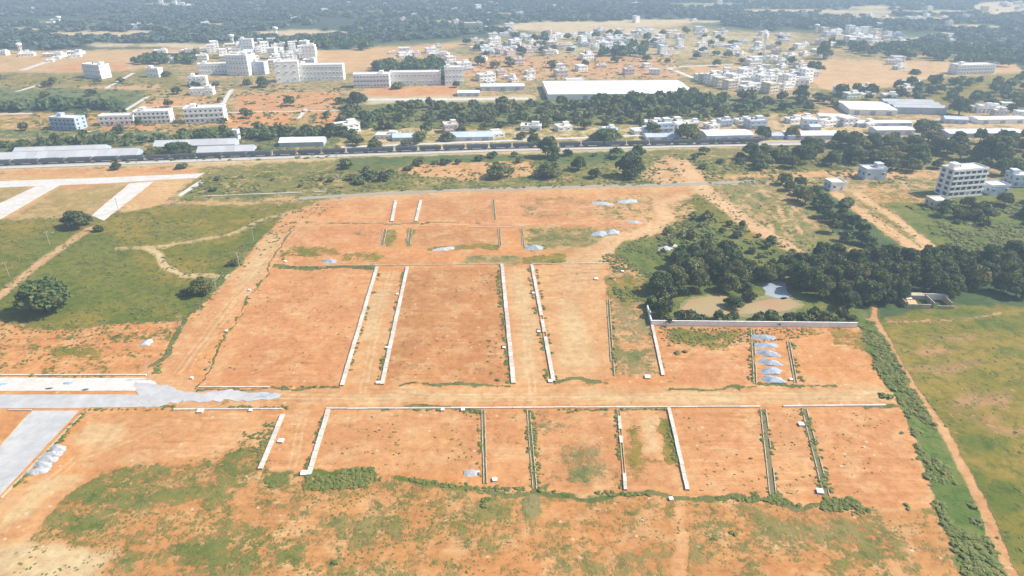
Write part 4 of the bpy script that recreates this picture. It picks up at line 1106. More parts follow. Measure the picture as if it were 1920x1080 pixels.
town([(1870,8),(1930,4),(1930,34),(1860,34)], 12, 'pale distant house in the far top right clearing', 'houses in the top right clearing', allp, 40)
town([(300,6),(340,2),(350,14),(300,14)], 6, 'pale distant house in the far wood at top left', 'houses in the far top left wood', allp, 30)
town([(1600,30),(1760,32),(1750,42),(1600,38)], 9, 'pale distant house in the far upper right strip', 'houses in the upper right strip', allp, 24)
town([(200,50),(290,48),(290,62),(200,62)], 5, 'pale house in the far wood clearing at left', 'houses in the left clearing', low, 20)
town([(840,34),(960,24),(960,60),(850,68)], 7, 'pale house scattered in the blue wood above centre', 'houses in the wood above centre', low, 20)

# beyond the 290 houses that show largest, the tiny distant ones are one mass
th = sorted([o for o in SC.collection.objects if o.name.startswith('town_house')], key=lambda o: (FPX / (o.location.y * CP + CAM_H * SP)) * (1.0 if -30 < Pj(o.location.x, o.location.y)[0] < 1950 else .1), reverse=True)
mv, mf, mm, slots = [], [], [], []
for o in th[290:]:
    M_ = Matrix.LocRotScale(o.location, o.rotation_euler, o.scale); b_ = len(mv)
    mv += [tuple(M_ @ v.co) for v in o.data.vertices]
    for p_ in o.data.polygons:
        mt = o.data.materials[p_.material_index]
        if mt not in slots: slots.append(mt)
        mf.append(tuple(b_ + i for i in p_.vertices)); mm.append(slots.index(mt))
    bpy.data.objects.remove(o)
if mf:
    me = bpy.data.meshes.new('distant_houses'); me.from_pydata(mv, [], mf)
    for mt in slots: me.materials.append(mt)
    me.polygons.foreach_set('material_index', mm)
    tag(link(bpy.data.objects.new('distant_houses', me)), 'tiny pale houses of the farthest town rows and wood clearings', None, None, 'stuff')

# ------------------------------------------------------------------ utility poles
pm_ = MB(); pm_.box(0, 0, 3.4, .2, .2, 6.8)
me_pole = pm_.mesh('pole_shaft', [M_pole])
me_arm = MB().box(0, 0, 0, 1.4, .09, .09).mesh('cross_arm', [M_pole])
me_ins = MB().cyl(0, 0, .05, .3, .07, .05, 6).mesh('insulator', [M_wall])
for px, py, lb in ((408,553,'concrete pole beside the lower dark bush by the dirt road'),(449,500,'concrete pole at the green field edge, second up the dirt road'),
        (476,452,'concrete pole on the field edge, third up the dirt road'),(503,414,'concrete pole at the end of the curved footpath'),
        (343,624,'concrete pole on the orange corner beside the dirt road'),(280,712,'concrete pole leaning over the end of the concrete road'),
        (176,402,'thin pole at the end of the upper concrete branch'),(94,460,'thin pole in the green field by the worn track'),
        (18,520,'thin pole at the left edge above the big round bush'),(222,395,'thin pole beside the pale field corner'),
        (636,350,'pole in the scrub beside the far grey road'),(640,700,'')):
    if not lb: continue
    x, y = G(px, py)
    r = empty('utility_pole', (x, y, 0), R(random.uniform(10, 40)), lb, 'pole', 'concrete utility poles')
    inst('pole_shaft', me_pole, r); a = inst('cross_arm', me_arm, r, (0, 0, 6.3))
    for q in (-.65, 0, .65): inst('insulator', me_ins, a, (q, 0, 0))

# blue sheets on the carriageway, puddle by the green belt
for px, py, w, d, lb in ((127,719,2.6,2.0,'blue tarpaulin pile on the upper concrete carriageway'),(4,721,3,1.6,'blue tarpaulin pile at the left edge of the carriageway')):
    heap(px, py, w, d, .5, M_blue, lb, None, 'tarpaulin')['category'] = 'tarpaulin'
for px, py, lb in ((160,731,'dark rubble pile on the lower edge of the carriageway'),(92,729,'small green-grey rubble pile on the carriageway')):
    heap(px, py, 2.2, 1.2, .4, M_coal, lb, None, 'rubble_pile')['category'] = 'rubble'
for pp in ([(1808,1048),(1826,1036),(1836,1046),(1830,1054),(1848,1062),(1830,1066)], [(1822,1026),(1834,1030),(1828,1036)]):
    patch('puddle', pp, 0.05, bpy.data.materials['sky_tinted_water'], .15, .6)

# ------------------------------------------------------------------ vegetation
def leaf_cloud(lobes, n, size, seed, inner=0.55, up=0.0):
    """leaf-clump faces spread through the shells of several lobes; returns V, F, tint"""
    r_ = np.random.default_rng(seed)
    L = np.array(lobes, np.float64); vol = (L[:, 3] * L[:, 4]) ; pr = vol / vol.sum()
    k = r_.choice(len(L), n, p=pr)
    d = r_.normal(size=(n, 3)); d /= np.linalg.norm(d, axis=1)[:, None]
    d[:, 2] = np.where(d[:, 2] < -0.35, -d[:, 2], d[:, 2])
    rad = inner + (1 - inner) * r_.random(n) ** 0.5
    rad *= 1 + 0.10 * r_.normal(size=n)
    c = L[k, :3] + d * rad[:, None] * np.stack([L[k, 3], L[k, 3], L[k, 4]], 1)
    nrm = d + (0.75 - .4 * min(up, 1)) * r_.normal(size=(n, 3)) + np.array([0, 0, up]); nrm /= np.linalg.norm(nrm, axis=1)[:, None]
    t = np.cross(nrm, r_.normal(size=(n, 3))); t /= np.linalg.norm(t, axis=1)[:, None]
    b = np.cross(nrm, t)
    s = size * (0.6 + 0.8 * r_.random(n))[:, None]
    q = np.stack([c - t * s - b * s * .6, c + t * s * .9 - b * s * .8, c + t * s * .7 + b * s, c - t * s + b * s * .7], 1)
    tint = np.clip(0.5 + 0.25 * r_.normal(size=n) + 0.5 * (r_.random(len(L))[k] - 0.5), 0, 1)
    V_ = q.reshape(-1, 3); V_[:, 2] = np.maximum(V_[:, 2], 0.02)
    return V_, np.arange(n * 4).reshape(-1, 4), np.repeat(tint, 4)
def crown_proto(seed, n, size, tall=1.0, mat=M_leafd, spread=1.0):
    """a crown about 2 wide, centred, base at z=0.35"""
    r_ = random.Random(seed); lobes = [(0, 0, .95 * tall, .62 * spread, .55 * tall)]
    for i in range(8):
        a = i * 2 * math.pi / 8 + r_.uniform(-.35, .35); rr = r_.uniform(.40, .66) * spread
        lobes.append((rr * math.cos(a), rr * math.sin(a), r_.uniform(.55, .95) * tall, r_.uniform(.26, .42) * spread, r_.uniform(.22, .36) * tall))
    for i in range(3):
        a = r_.uniform(0, 6.3); lobes.append((.3 * math.cos(a), .3 * math.sin(a), 1.3 * tall, r_.uniform(.25, .36), .26 * tall))
    V_, F_, T_ = leaf_cloud(lobes, n, size, seed, .45)
    return np_mesh('crown', V_, F_, [mat], attrs={'tint': T_})
CROWN_N = [crown_proto(s, 3600, .056, 1.0, M_leafd) for s in (1, 2, 3)]
CROWN_NO = [crown_proto(s, 3600, .056, .9, M_leafo) for s in (4, 5)]
CROWN_M = [crown_proto(s, 800, .095, t, M_leafd) for s, t in ((6, 1.0), (7, .85), (8, 1.1), (9, .9))]
CROWN_MO = [crown_proto(s, 800, .095, t, M_leafo) for s, t in ((10, .9), (11, .8), (12, 1.0))]
tk = MB(); prev = None
for z0, z1, r0, r1 in ((0, .3, .07, .05), (.3, .6, .05, .04)): tk.cyl(0, 0, z0, z1, r0, r1, 7)
for i in range(4):
    a = i * 1.6 + .3; tk.box(.16 * math.cos(a), .16 * math.sin(a), .68, .03, .03, .5, rz=a, ry=.75)
me_trunk = tk.mesh('trunk', [M_bark])
def tree(x, y, width, height, label, group=None, protos=None, cat='tree', name='tree', drop=False):
    near = width * FPX / (y * CP + CAM_H * SP) > 34
    protos = protos or (CROWN_N if near else CROWN_M)
    r = empty(name, (x, y, 0), random.uniform(0, 6.28), label, cat, group)
    if group: r['tone'] = 'olive' if protos[0] in (CROWN_NO[0], CROWN_MO[0]) else 'dark green'
    inst('crown', random.choice(protos), r, (0, 0, -height * (.13 if drop else .03)), 0, (width / 2, width / 2 * random.uniform(.88, 1.1), height / 1.55))
    inst('trunk', me_trunk, r, (0, 0, 0), 0, (width / 2, width / 2, height / 1.2))
    return r
def ptree(px, pb, wpx, hpx, label, olive=False, cat='tree', name='tree'):
    s = scale_at(px, pb); w = wpx / s; h = height_for(px, pb, pb - hpx)
    x, y = G(px, pb)
    near = wpx > 34
    return tree(x, y + w * .3, w, max(1.2, h), label, None, (CROWN_NO if near else CROWN_MO) if olive else (CROWN_N if near else CROWN_M), cat, name, True)
for px, pb, wp, hp, lb, ol in (
    (70,600,118,62,'largest dark round bush in the green field, left edge',0),
    (134,432,62,32,'dark spreading tree at the corner of the tan field',0),
    (182,436,24,14,'small dark bush beside the worn track crossing',0),
    (372,558,44,34,'dark bush beside the pole at the dirt road',0),
    (345,555,26,14,'low grey-green bush left of the dark bush',1),
    (437,500,24,16,'small dark bush on the field edge up the dirt road',1),
    (936,337,54,34,'round green tree, leftmost of the row behind the grey road',1),
    (1030,336,58,34,'round green tree, second of the row behind the grey road',1),
    (1086,322,36,28,'dark tree right behind a white hut in the row',0),
    (1115,336,30,20,'small olive bush between the row trees',1),
    (1184,337,60,44,'large dark tree, rightmost of the row behind the grey road',0),
    (1028,298,44,44,'tall dark tree in front of the train',0),
    (1196,296,34,30,'dark tree in front of the train, right of the tall one',0),
    (1140,272,78,26,'wide dark tree behind the train',0),
    (1002,272,34,18,'small dark tree behind the train',0),
    (1292,268,60,34,'round dark tree left of the bright white shed',0),
    (1434,264,42,26,'round dark tree right of the bright white shed',0),
    (1487,262,36,26,'olive round tree, second right of the white shed',1),
    (700,284,34,24,'bushy tree on the near side of the sheds',1),
    (840,266,34,18,'round tree in front of the blue and white shed',0),
    (668,205,46,34,'dark tall tree at the left end of the middle wood',0),
    (1805,218,44,36,'big dark tree right of the ridged factory',0),
    (1745,250,60,26,'bushy olive tree below the ridged factory',1),
    (1865,205,30,22,'dark tree on the slope at far right',0),
    (1870,312,76,58,'tall dark tree behind the five-storey building',0),
    (1505,186,34,32,'dark tall tree at the right of the dense block',0),
    (1548,112,34,34,'blue-green tall tree on the pale ground right of the town',0),
    (1530,138,40,24,'blue-green tree below the tall one right of the town',0),
    (1720,140,24,12,'small dark tree on the pale field',0),
    (325,292,70,22,'dark clump tree between the gabled sheds',0),
    (285,292,44,16,'olive clump tree between the gabled sheds',1),
    (485,290,20,14,'small bush right of the close gabled shed',1),
    (1725,420,0,0,'',0),
    (215,320,24,14,'small tree on the near side of the train at left',0),
    (338,318,30,12,'small dark bush above the concrete road end',0),
    (490,165,30,20,'dark tree in front of the school',0),
    (462,160,22,14,'olive tree left of the dark one before the school',1),
    (745,168,30,18,'round green tree in front of the college block',1),
    (855,165,20,16,'dark tree at the college end',0),
    (310,144,24,10,'dark bush right of the small white house',0),
    (50,92,14,12,'dark bush by the tower at the left edge',0),
    (1355,582,1,1,'',0),
    (1406,568,32,22,'small dark tree on the pond tongue',0),
    (1660,560,40,30,'olive tree at the top of the footpath',1),
    (1592,560,50,36,'light green tree above the right end of the compound wall',1),
    (1803,512,30,16,'light olive treetop in the dark wood',1),
    (1590,390,34,22,'olive tree between the two dirt strips',1),
    (1380,582,46,22,'dark shrub on the bank between pond and compound wall',0)):
    if lb: ptree(px, pb, wp, hp, lb, bool(ol))

# scattered trees: the larger ones become things, the rest one wood
cand = []
def woods(poly, spacing, wr, hr, key, olive=0.3, prob=1.0):
    W = [G(*p) for p in poly]; wx = [p[0] for p in W]; wy = [p[1] for p in W]
    nx = int((max(wx) - min(wx)) / spacing) + 1; ny = int((max(wy) - min(wy)) / spacing) + 1
    gx, gy = np.meshgrid(np.arange(nx), np.arange(ny))
    x = min(wx) + (gx + rng.random(gx.shape)) * spacing; y = min(wy) + (gy + rng.random(gx.shape)) * spacing
    x = x.ravel(); y = y.ravel()
    m = in_poly(x, y, W) & (rng.random(len(x)) < prob)
    for a, b in zip(x[m], y[m]):
        w = random.uniform(*wr); cand.append((a, b, w, w * random.uniform(*hr), key, random.random() < olive))
T = {}
def reg(key, label, group): T[key] = (label, group)
reg('rw', 'dark tree in the dense wood beyond the compound wall and ruined building', 'trees of the dense dark wood')
woods([(1500,494),(1560,486),(1700,490),(1820,482),(1960,478),(1960,562),(1800,560),(1690,566),(1640,572),(1600,590),(1570,596),(1540,560),(1500,548),(1480,520)], 6.5, (7, 11), (.70, 1.0), 'rw', .25)
reg('pw', 'dark tree in the grove around the muddy pond', 'trees around the pond')
woods([(1232,520),(1270,480),(1330,470),(1400,500),(1440,512),(1490,500),(1500,540),(1440,528),(1420,545),(1360,550),(1290,552),(1240,600),(1218,580)], 6.5, (6, 10), (.65, .95), 'pw', .3)
woods([(1224,594),(1290,598),(1380,600),(1480,592),(1600,596),(1610,608),(1224,606)], 3.6, (3, 6), (.5, .9), 'pw', .5)
woods([(1230,548),(1275,552),(1272,590),(1228,600)], 5, (4, 7), (.6, .9), 'pw', .4)
reg('ub', 'olive shrub tree in the scrub above the pond', 'shrub trees above the pond')
woods([(1230,500),(1230,450),(1300,400),(1420,430),(1500,478),(1500,500),(1400,495),(1300,470)], 9, (2.5, 5), (.5, .8), 'ub', .6, .95)
reg('db', 'dark tree in the belt between the two dirt strips', 'trees between the dirt strips')
woods([(1462,345),(1515,350),(1555,385),(1600,415),(1655,455),(1655,472),(1600,476),(1565,440),(1515,395)], 8.5, (6, 10), (.6, .9), 'db', .25)
reg('ur', 'dark tree in the wood left of the five-storey building', 'trees left of the five-storey building')
woods([(1400,300),(1480,280),(1580,272),(1760,264),(1780,300),(1740,330),(1680,330),(1660,310),(1500,318),(1420,318)], 10, (9, 16), (.55, .8), 'ur', .3, .85)
reg('rr', 'tree near the right edge above and below the five-storey building', 'trees at the right edge')
woods([(1780,262),(1960,262),(1960,345),(1880,340),(1780,300)], 12, (8, 14), (.6, .9), 'rr', .35, .7)
woods([(1700,385),(1760,392),(1960,370),(1960,400),(1900,420),(1760,410)], 9, (6, 11), (.5, .8), 'rr', .5, .6)
reg('gm', 'low bush in the green meadow above the dark wood', 'bushes in the right meadow')
woods([(1710,400),(1960,390),(1960,478),(1800,474)], 14, (3, 6), (.4, .7), 'gm', .7, .5)
reg('mw', 'green tree in the long middle wood behind the train', 'trees of the middle wood')
woods([(640,205),(760,200),(1000,198),(1060,196),(1180,197),(1290,196),(1290,230),(1000,239),(640,244)], 10, (7, 13), (.5, .8), 'mw', .74, .62)
reg('mr', 'green tree in the scattered wood above the train, right part', 'trees right of the middle wood')
woods([(1290,190),(1380,184),(1500,188),(1600,186),(1560,210),(1440,224),(1290,232)], 12, (7, 13), (.5, .8), 'mr', .65, .55)
reg('wm', 'blue-green tree hiding the front of the huge factory', 'trees before the huge factory')
woods([(1110,193),(1300,186),(1320,190),(1300,196),(1110,200)], 8, (8, 12), (.7, .9), 'wm', .2, .9)
reg('hl', 'dark tree in the hedge line behind the left sheds', 'trees of the hedge behind the sheds')
woods([(0,276),(120,272),(300,262),(420,256),(560,250),(650,246),(650,256),(560,262),(440,264),(280,272),(120,282),(0,288)], 7, (6, 11), (.55, .85), 'hl', .3, .85)
reg('hh', 'dark tree in the hedge row above the three-storey houses', 'trees of the left hedge row')
woods([(-60,200),(120,198),(230,194),(225,206),(-60,212)], 9, (8, 12), (.6, .9), 'hh', .15, .85)
reg('vf', 'small round tree scattered in the fields above the sheds', 'trees scattered in the upper left fields')
woods([(-60,215),(640,206),(640,240),(-60,262)], 26, (6, 10), (.6, .9), 'vf', .4, .5)
woods([(-60,142),(640,160),(640,204),(240,200),(-60,190)], 34, (6, 11), (.5, .8), 'vf', .4, .45)
reg('ct', 'dark tree in the row behind the college block', 'trees behind the college')
woods([(690,128),(820,120),(850,140),(862,160),(838,158),(820,140),(700,138)], 9, (8, 13), (.7, .95), 'ct', .1)
reg('cl', 'dark tree in the row left of the dense cluster', 'trees left of the dense cluster')
woods([(240,118),(370,108),(372,120),(250,122)], 9, (9, 13), (.6, .9), 'cl', .1)
reg('sc', 'scrub tree between the grey road and the train', 'scrub trees north of the grey road')
woods([(640,350),(640,305),(760,300),(1000,290),(1210,288),(1200,300),(1000,304),(780,312),(740,350)], 9, (4, 9), (.4, .7), 'sc', .4, .55)
woods([(390,330),(640,320),(640,356),(360,366)], 14, (2.5, 5), (.4, .7), 'sc', .6, .5)
woods([(1290,290),(1480,278),(1480,300),(1320,325)], 11, (4, 8), (.4, .7), 'sc', .5, .5)
reg('tt', 'tree standing between houses and fields of the upper right', 'trees between houses at upper right')
woods([(1560,176),(1920,140),(1960,190),(1900,215),(1790,200),(1640,190),(1560,192)], 16, (7, 12), (.6, .9), 'tt', .5, .7)
woods([(640,246),(1280,236),(1280,262),(640,280)], 20, (6, 10), (.5, .8), 'tt', .5, .45)
woods([(860,75),(1290,60),(1500,70),(1500,140),(1290,120),(900,140)], 30, (8, 14), (.5, .8), 'tt', .3, .35)
woods([(1170,88),(1215,90),(1205,108),(1120,106)], 10, (9, 13), (.6, .9), 'tt', .1, .8)
woods([(1560,84),(1820,92),(1960,110),(1960,134),(1780,118),(1600,104)], 14, (9, 14), (.6, .9), 'tt', .1, .85)
woods([(580,80),(700,82),(690,96),(590,92)], 13, (9, 14), (.6, .9), 'tt', .1, .9)
woods([(470,84),(590,80),(590,92),(500,94)], 13, (9, 14), (.6, .9), 'tt', .1, .7)
# keep trees off buildings' fronts
px_size = lambda c: c[2] * FPX / (c[1] * CP + CAM_H * SP)
inview = [c for c in cand if -40 < Pj(c[0], c[1])[0] < 1960]
inview.sort(key=px_size, reverse=True)
NIND = 300 - 45
ind, rest = inview[:NIND], inview[NIND:]
for x, y, w, h, k, ol in ind:
    near = px_size((x, y, w)) > 34
    tree(x, y, w, max(h, 1.5), T[k][0], T[k][1], (CROWN_NO if near else CROWN_MO) if ol else (CROWN_N if near else CROWN_M))
def lump_proto(seed, n, size):
    r_ = random.Random(seed); lobes = [(0, 0, .9, .7, .5)]
    for i in range(5):
        a = i * 1.26 + r_.uniform(-.4, .4); lobes.append((.5 * math.cos(a), .5 * math.sin(a), r_.uniform(.5, .9), .42, .36))
    return leaf_cloud(lobes, n, size, seed, .7)
def mass(name, items, protos, label, mat):
    """join many leafy lumps: items = (x, y, w, h)"""
    Vs = []; Fs = []; Ts = []; off = 0
    for i, (x, y, w, h) in enumerate(items):
        V_, F_, T_ = protos[i % len(protos)]
        a = random.uniform(0, 6.28); c, s = math.cos(a), math.sin(a)
        Q = np.empty_like(V_)
        Q[:, 0] = x + (V_[:, 0] * c - V_[:, 1] * s) * w / 2; Q[:, 1] = y + (V_[:, 0] * s + V_[:, 1] * c) * w / 2; Q[:, 2] = V_[:, 2] * h / 1.4
        Vs.append(Q); Fs.append(F_ + off); Ts.append(np.clip(T_ + random.uniform(-.3, .3), 0, 1)); off += len(V_)
    o = bpy.data.objects.new(name, np_mesh(name, np.concatenate(Vs), np.concatenate(Fs), [mat], attrs={'tint': np.concatenate(Ts)}))
    link(o); return tag(o, label, None, None, 'stuff')
LP90 = [lump_proto(s, 90, .26) for s in (21, 22, 23)]
LP30 = [lump_proto(s, 30, .42) for s in (31, 32, 33, 34)]
LP12 = [leaf_cloud([(0, 0, .35, .7, .45), (.4, .2, .25, .5, .35), (-.3, -.35, .25, .5, .3)], 16, .34, s, .5, 1.6) for s in (41, 42, 43, 44, 45, 46)]
mass('woodland', [(x, y, w, h) for x, y, w, h, k, ol in rest if not ol], LP90, 'dark trees of the farther woods', M_leafd)
mass('olive_woodland', [(x, y, w, h) for x, y, w, h, k, ol in rest if ol], LP90, 'olive trees of the farther woods', M_leafo)
# far forest
W = [G(px, max(py, -20)) for px, py in [(-400,-20),(2300,-20),(2300,128),(1920,126),(1800,100),(1720,92),(1640,86),(1800,66),(1560,55),(1440,58),(1280,40),(1060,42),(960,60),(860,70),(700,80),(640,88),(600,86),(470,76),(300,88),(90,94),(-400,90)]]
n = 30000
fx = rng.uniform(-1900, 1900, n); fy = rng.uniform(600, 2600, n)
m = in_poly(fx, fy, W); fx, fy = fx[m], fy[m]
m = (fnoise(fx, fy, 160, 4, 51) > .35); fx, fy = fx[m], fy[m]
dq = fy * CP + CAM_H * SP; fpx = 960 + FPX * fx / dq; fpy = 540 - FPX * (fy * SP - CAM_H * CP) / dq
m = (fpx > -60) & (fpx < 1980)
for e in ((180,64,100,5),(210,84,45,4),(390,45,40,2),(560,62,100,5),(1110,45,160,5),(1250,40,110,4),(1160,60,110,6),(1700,35,110,3),(1480,20,110,3),(1880,15,60,12),(1600,28,80,2),(840,40,60,2),(950,27,30,2),(310,8,60,3),(1000,52,80,5),(330,85,80,5),(1820,50,70,4),(1640,14,60,3),(1330,8,90,3),(1620,22,90,3),(700,22,110,2),(130,40,90,2),(270,60,40,3),(40,55,40,3),(1750,22,80,3)):
    m &= ((fpx - e[0]) / e[2]) ** 2 + ((fpy - e[1] - 1.5) / (e[3] + 1.5)) ** 2 > 1
fx, fy = fx[m], fy[m]
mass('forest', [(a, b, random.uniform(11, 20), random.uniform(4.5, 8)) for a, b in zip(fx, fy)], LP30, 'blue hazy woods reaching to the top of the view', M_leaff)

# weeds and shrubs on the plots, verges and the green belt
items = []
def weed_line(pts, wid, per_m, wr, hr=(.35, .6)):
    Wd = [Vector(G(*p)) for p in pts]
    for a, b in zip(Wd, Wd[1:]):
        L = (b - a).length; t = (b - a).normalized(); q = Vector((-t.y, t.x))
        for _ in range(int(L * per_m)):
            s = random.random() * L
            if vnoise(np.array([a.x + t.x * s]), np.array([a.y + t.y * s]), 6.0, 77)[0] < .38: continue
            p = a + t * s + q * random.gauss(0, wid / 2); w = random.uniform(*wr); items.append((p.x, p.y, w, w * random.uniform(*hr)))
def weed_area(poly, n, wr, hr=(.35, .6)):
    Wd = [G(*p) for p in poly]; wx = [p[0] for p in Wd]; wy = [p[1] for p in Wd]
    x = rng.uniform(min(wx), max(wx), n); y = rng.uniform(min(wy), max(wy), n)
    m = in_poly(x, y, Wd) & (fnoise(x, y, 9, 3, 88) > .44)
    for a, b in zip(x[m], y[m]):
        w = random.uniform(*wr); items.append((a, b, w, w * random.uniform(*hr)))
for pts, wd, d in (([(757,510),(708,722)],.6,1.6),([(712,510),(648,722)],.5,.7),([(933,500),(955,718)],1.1,2.6),([(990,502),(1028,716)],.8,2.0),([(1006,502),(1044,712)],.4,.8),
        ([(986,769),(999,916)],.4,1.0),([(997,770),(1011,916)],1.2,3.0),([(899,769),(903,905)],1.2,1.2),([(1154,770),(1168,920)],.6,1.6),([(1247,780),(1280,905)],.9,2.2),
        ([(1426,767),(1444,930)],.6,1.2),([(1438,767),(1458,930)],.6,1.0),([(1503,767),(1545,930)],.8,2.0),([(1516,780),(1560,930)],.6,1.4),([(1143,560),(1153,705)],1.2,1.6),
        ([(1405,616),(1410,716)],1.2,1.6),([(1484,640),(1500,715)],1.2,1.6),([(1219,615),(1248,705)],.5,1.0),([(609,775),(570,890)],.4,1.6),([(520,782),(484,860)],1.6,1.6),
        ([(370,726),(640,725)],.4,.9),([(520,501),(700,501)],1.0,1.8),([(720,769),(905,768)],.5,1.2),([(860,772),(905,774)],1.2,2.5),([(1040,768),(1250,768)],.4,.8),
        ([(905,916),(1290,930),(1430,938),(1560,958),(1620,962)],.8,2.4),([(600,892),(760,900),(900,914)],1.2,2.4),([(290,700),(345,612),(400,545),(450,470),(490,420)],1.6,2.2),
        ([(380,700),(430,620),(480,540),(512,500)],.9,1.0),([(160,772),(90,850),(20,925)],1.0,2.4),([(150,768),(330,768)],.5,1.2),([(300,762),(540,764)],.5,2.0),([(60,706),(275,706)],.4,.5),
        ([(1010,492),(1150,490)],1.2,1.6),([(530,470),(530,498)],1.0,1.5)):
    weed_line(pts, wd, d, (.5, 1.5))
weed_area([(1605,600),(1640,604),(1790,860),(1900,1120),(1830,1120),(1755,955),(1695,765),(1640,690)], 9000, (.6, 2.2), (.3, .6))
weed_area([(495,905),(600,885),(700,876),(690,915),(520,922)], 900, (.5, 1.6)); weed_area([(1545,935),(1600,935),(1640,965),(1540,958)], 300, (.6, 1.8))
weed_area([(1410,925),(1460,925),(1480,942),(1400,938)], 150, (.6, 1.5)); weed_area([(450,800),(520,790),(490,880),(470,850)], 250, (.5, 1.4))
weed_area([(1230,440),(1300,400),(1420,430),(1500,478),(1500,500),(1400,495),(1240,480)], 1400, (1.0, 3.2), (.4, .8)); weed_area([(1290,372),(1330,362),(1430,440),(1500,478),(1240,470),(1230,430)], 900, (.5, 1.8)); weed_area([(1130,480),(1215,440),(1240,500),(1215,600),(1160,570)], 1600, (.6, 2.0)); weed_area([(1230,614),(1600,616),(1400,650),(1250,650)], 700, (.4, 1.2))
weed_area([(0,410),(640,380),(500,470),(345,602),(0,604)], 3000, (.5, 1.8), (.25, .5)); weed_area([(0,600),(340,600),(285,700),(0,700)], 900, (.4, 1.3))
weed_area([(110,960),(200,880),(480,850),(620,900),(900,917),(900,1100),(0,1100)], 2600, (.3, .8), (.2, .35)); weed_area([(900,917),(1750,955),(1830,1100),(900,1100)], 1500, (.25, .6), (.2, .35))
weed_area([(1660,605),(1950,580),(1950,1100),(1900,1080)], 1500, (.3, 1.1), (.3, .5)); weed_area([(1700,385),(1950,375),(1950,480),(1790,480)], 4200, (.9, 3.2))
weed_area([(380,330),(1280,290),(1290,345),(620,362),(340,378)], 4500, (.8, 2.6), (.3, .6)); weed_area([(1290,300),(1700,290),(1700,345),(1330,345)], 1800, (.8, 2.6))
weed_area([(370,505),(700,505),(640,720),(370,720)], 260, (.3, .9)); weed_area([(770,505),(940,505),(960,720),(720,720)], 260, (.3, .9)); weed_area([(620,770),(900,770),(900,880),(600,880)], 160, (.3, .8))
weed_area([(1260,770),(1680,765),(1740,945),(1290,920)], 420, (.25, .7)); weed_area([(1310,355),(1480,350),(1600,466),(1500,478)], 700, (.5, 1.6)); weed_area([(1600,370),(1640,366),(1750,470),(1690,470)], 120, (.5, 1.6))
weed_area([(640,246),(640,296),(0,312),(0,262)], 1500, (1.5, 4)); weed_area([(60,214),(640,208),(640,244),(60,258)], 900, (1.5, 4.5)); weed_area([(0,140),(640,165),(640,205),(0,190)], 1200, (1.5, 5))
weed_area([(640,205),(1290,186),(1500,190),(1560,215),(1290,232),(640,244)], 3000, (2, 6)); weed_area([(880,105),(1260,100),(1280,148),(880,150)], 1200, (1.5, 4))
for px, py, w in ((918,640,1.2),(916,650,1.1),(920,660,1.1),(917,668,.9),(915,678,1.0),(922,700,1.3),(934,713,2.0),(930,645,.8),(640,575,1.0),(432,690,1.2),(470,668,1),(1270,662,2.6),(1285,660,2.2),(1690,812,1.4),(912,938,2.4),(908,948,2.2),(1408,860,1.2),(85,700,1.6),(60,704,1.8),(1663,745,4.0),(1655,742,2.5),(178,925,1.2),(1700,948,1.6),(1702,955,1.2),(630,1055,2.2),(1375,1000,2.0),(1340,1010,1.8)):
    x, y = G(px, py); items.append((x, y, w, w * .5))
print('weeds', len(items), 'forest', len(fx), 'trees', len(ind), len(rest))
mass('weeds', items, LP12, 'green weeds and low bushes along drains, verges and fields', M_leafw)

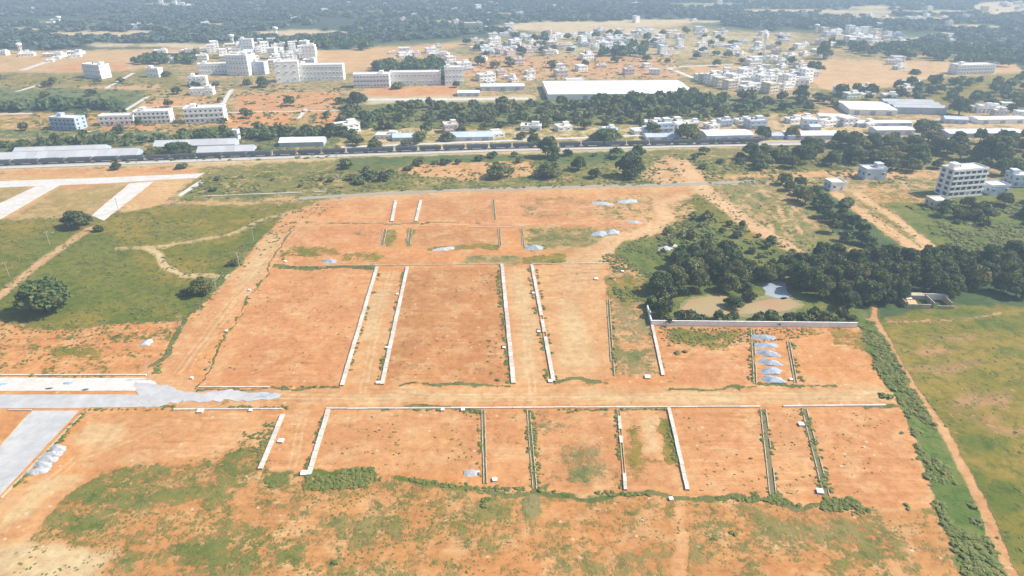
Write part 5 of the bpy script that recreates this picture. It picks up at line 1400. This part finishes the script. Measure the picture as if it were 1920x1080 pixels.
# ------------------------------------------------------------------ labels of repeats: row and place in the row
ORD = 'first second third fourth fifth sixth seventh eighth ninth tenth eleventh twelfth thirteenth fourteenth fifteenth sixteenth seventeenth eighteenth nineteenth twentieth'.split()
def single_out(objs, noun, place):
    P_ = [(Pj(o.location.x, o.location.y), o) for o in objs]
    P_.sort(key=lambda q: q[0][1])
    nrow = 1 if len(P_) <= 8 else min(6, int(math.ceil(len(P_) / 19)) + 1)
    if len(P_) > 19 * nrow: nrow = int(math.ceil(len(P_) / 19))
    names = {1: [''], 2: ['back row', 'front row'], 3: ['back row', 'middle row', 'front row'], 4: ['back row', 'second row', 'third row', 'front row'],
             5: ['back row', 'second row', 'third row', 'fourth row', 'front row'], 6: ['back row', 'second row', 'third row', 'fourth row', 'fifth row', 'front row']}[nrow]
    k = len(P_) / nrow
    for i in range(nrow):
        part = sorted(P_[int(i * k):int((i + 1) * k)], key=lambda q: q[0][0])
        for j, (_, o) in enumerate(part):
            tone = o.get('tone', '')
            o['label'] = ' '.join(('%s%s, %s from left, %s%s' % (tone + ' ' if tone else '', noun, ORD[j], names[i] + ' of ' if names[i] else 'in ', place)).split())
            if 'tone' in o: del o['tone']
for k_, (noun, place) in {'rw': ('tree', 'the dense dark wood'), 'pw': ('tree', 'the grove by the pond'), 'ub': ('shrub tree', 'the scrub above the pond'),
        'db': ('tree', 'the belt between the dirt strips'), 'ur': ('tree', 'the wood left of the five-storey building'), 'rr': ('tree', 'the trees round the five-storey building'),
        'gm': ('bush', 'the right-hand green meadow'), 'mw': ('tree', 'the long middle wood'), 'mr': ('tree', 'the scattered wood right of centre'),
        'wm': ('tree', 'the trees before the huge factory'), 'hl': ('tree', 'the hedge behind the sheds'), 'hh': ('tree', 'the left hedge row'), 'vf': ('tree', 'the upper left fields'),
        'ct': ('tree', 'the trees behind the college'), 'cl': ('tree', 'the trees left of the cluster'), 'sc': ('scrub tree', 'the scrub before the train'), 'tt': ('tree', 'the upper right village trees')}.items():
    obs = [o for o in SC.collection.objects if o.get('group') == T[k_][1]]
    if obs: single_out(obs, noun, place)
for g_ in {o.get('group') for o in SC.collection.objects if o.name.startswith('town_house')}:
    single_out([o for o in SC.collection.objects if o.get('group') == g_], 'house', 'the ' + g_)

# ------------------------------------------------------------------ haze
hz = bpy.data.materials.new('haze'); hz.use_nodes = True
hn = hz.node_tree; hn.nodes.clear()
pv = hn.nodes.new('ShaderNodeVolumePrincipled'); ho = hn.nodes.new('ShaderNodeOutputMaterial')
pv.inputs['Color'].default_value = (0.60, 0.80, 1.0, 1)
pv.inputs['Density'].default_value = 0.00037
pv.inputs['Anisotropy'].default_value = 0.1
hn.links.new(pv.outputs[0], ho.inputs['Volume'])
xm = float(np.abs(GX).max()) + 50
hb = MB().box(0, (7100 - 400) / 2, 62.5, 2 * xm, 7500 + 60, 127).obj('haze', [hz])
tag(hb, kind='stuff')
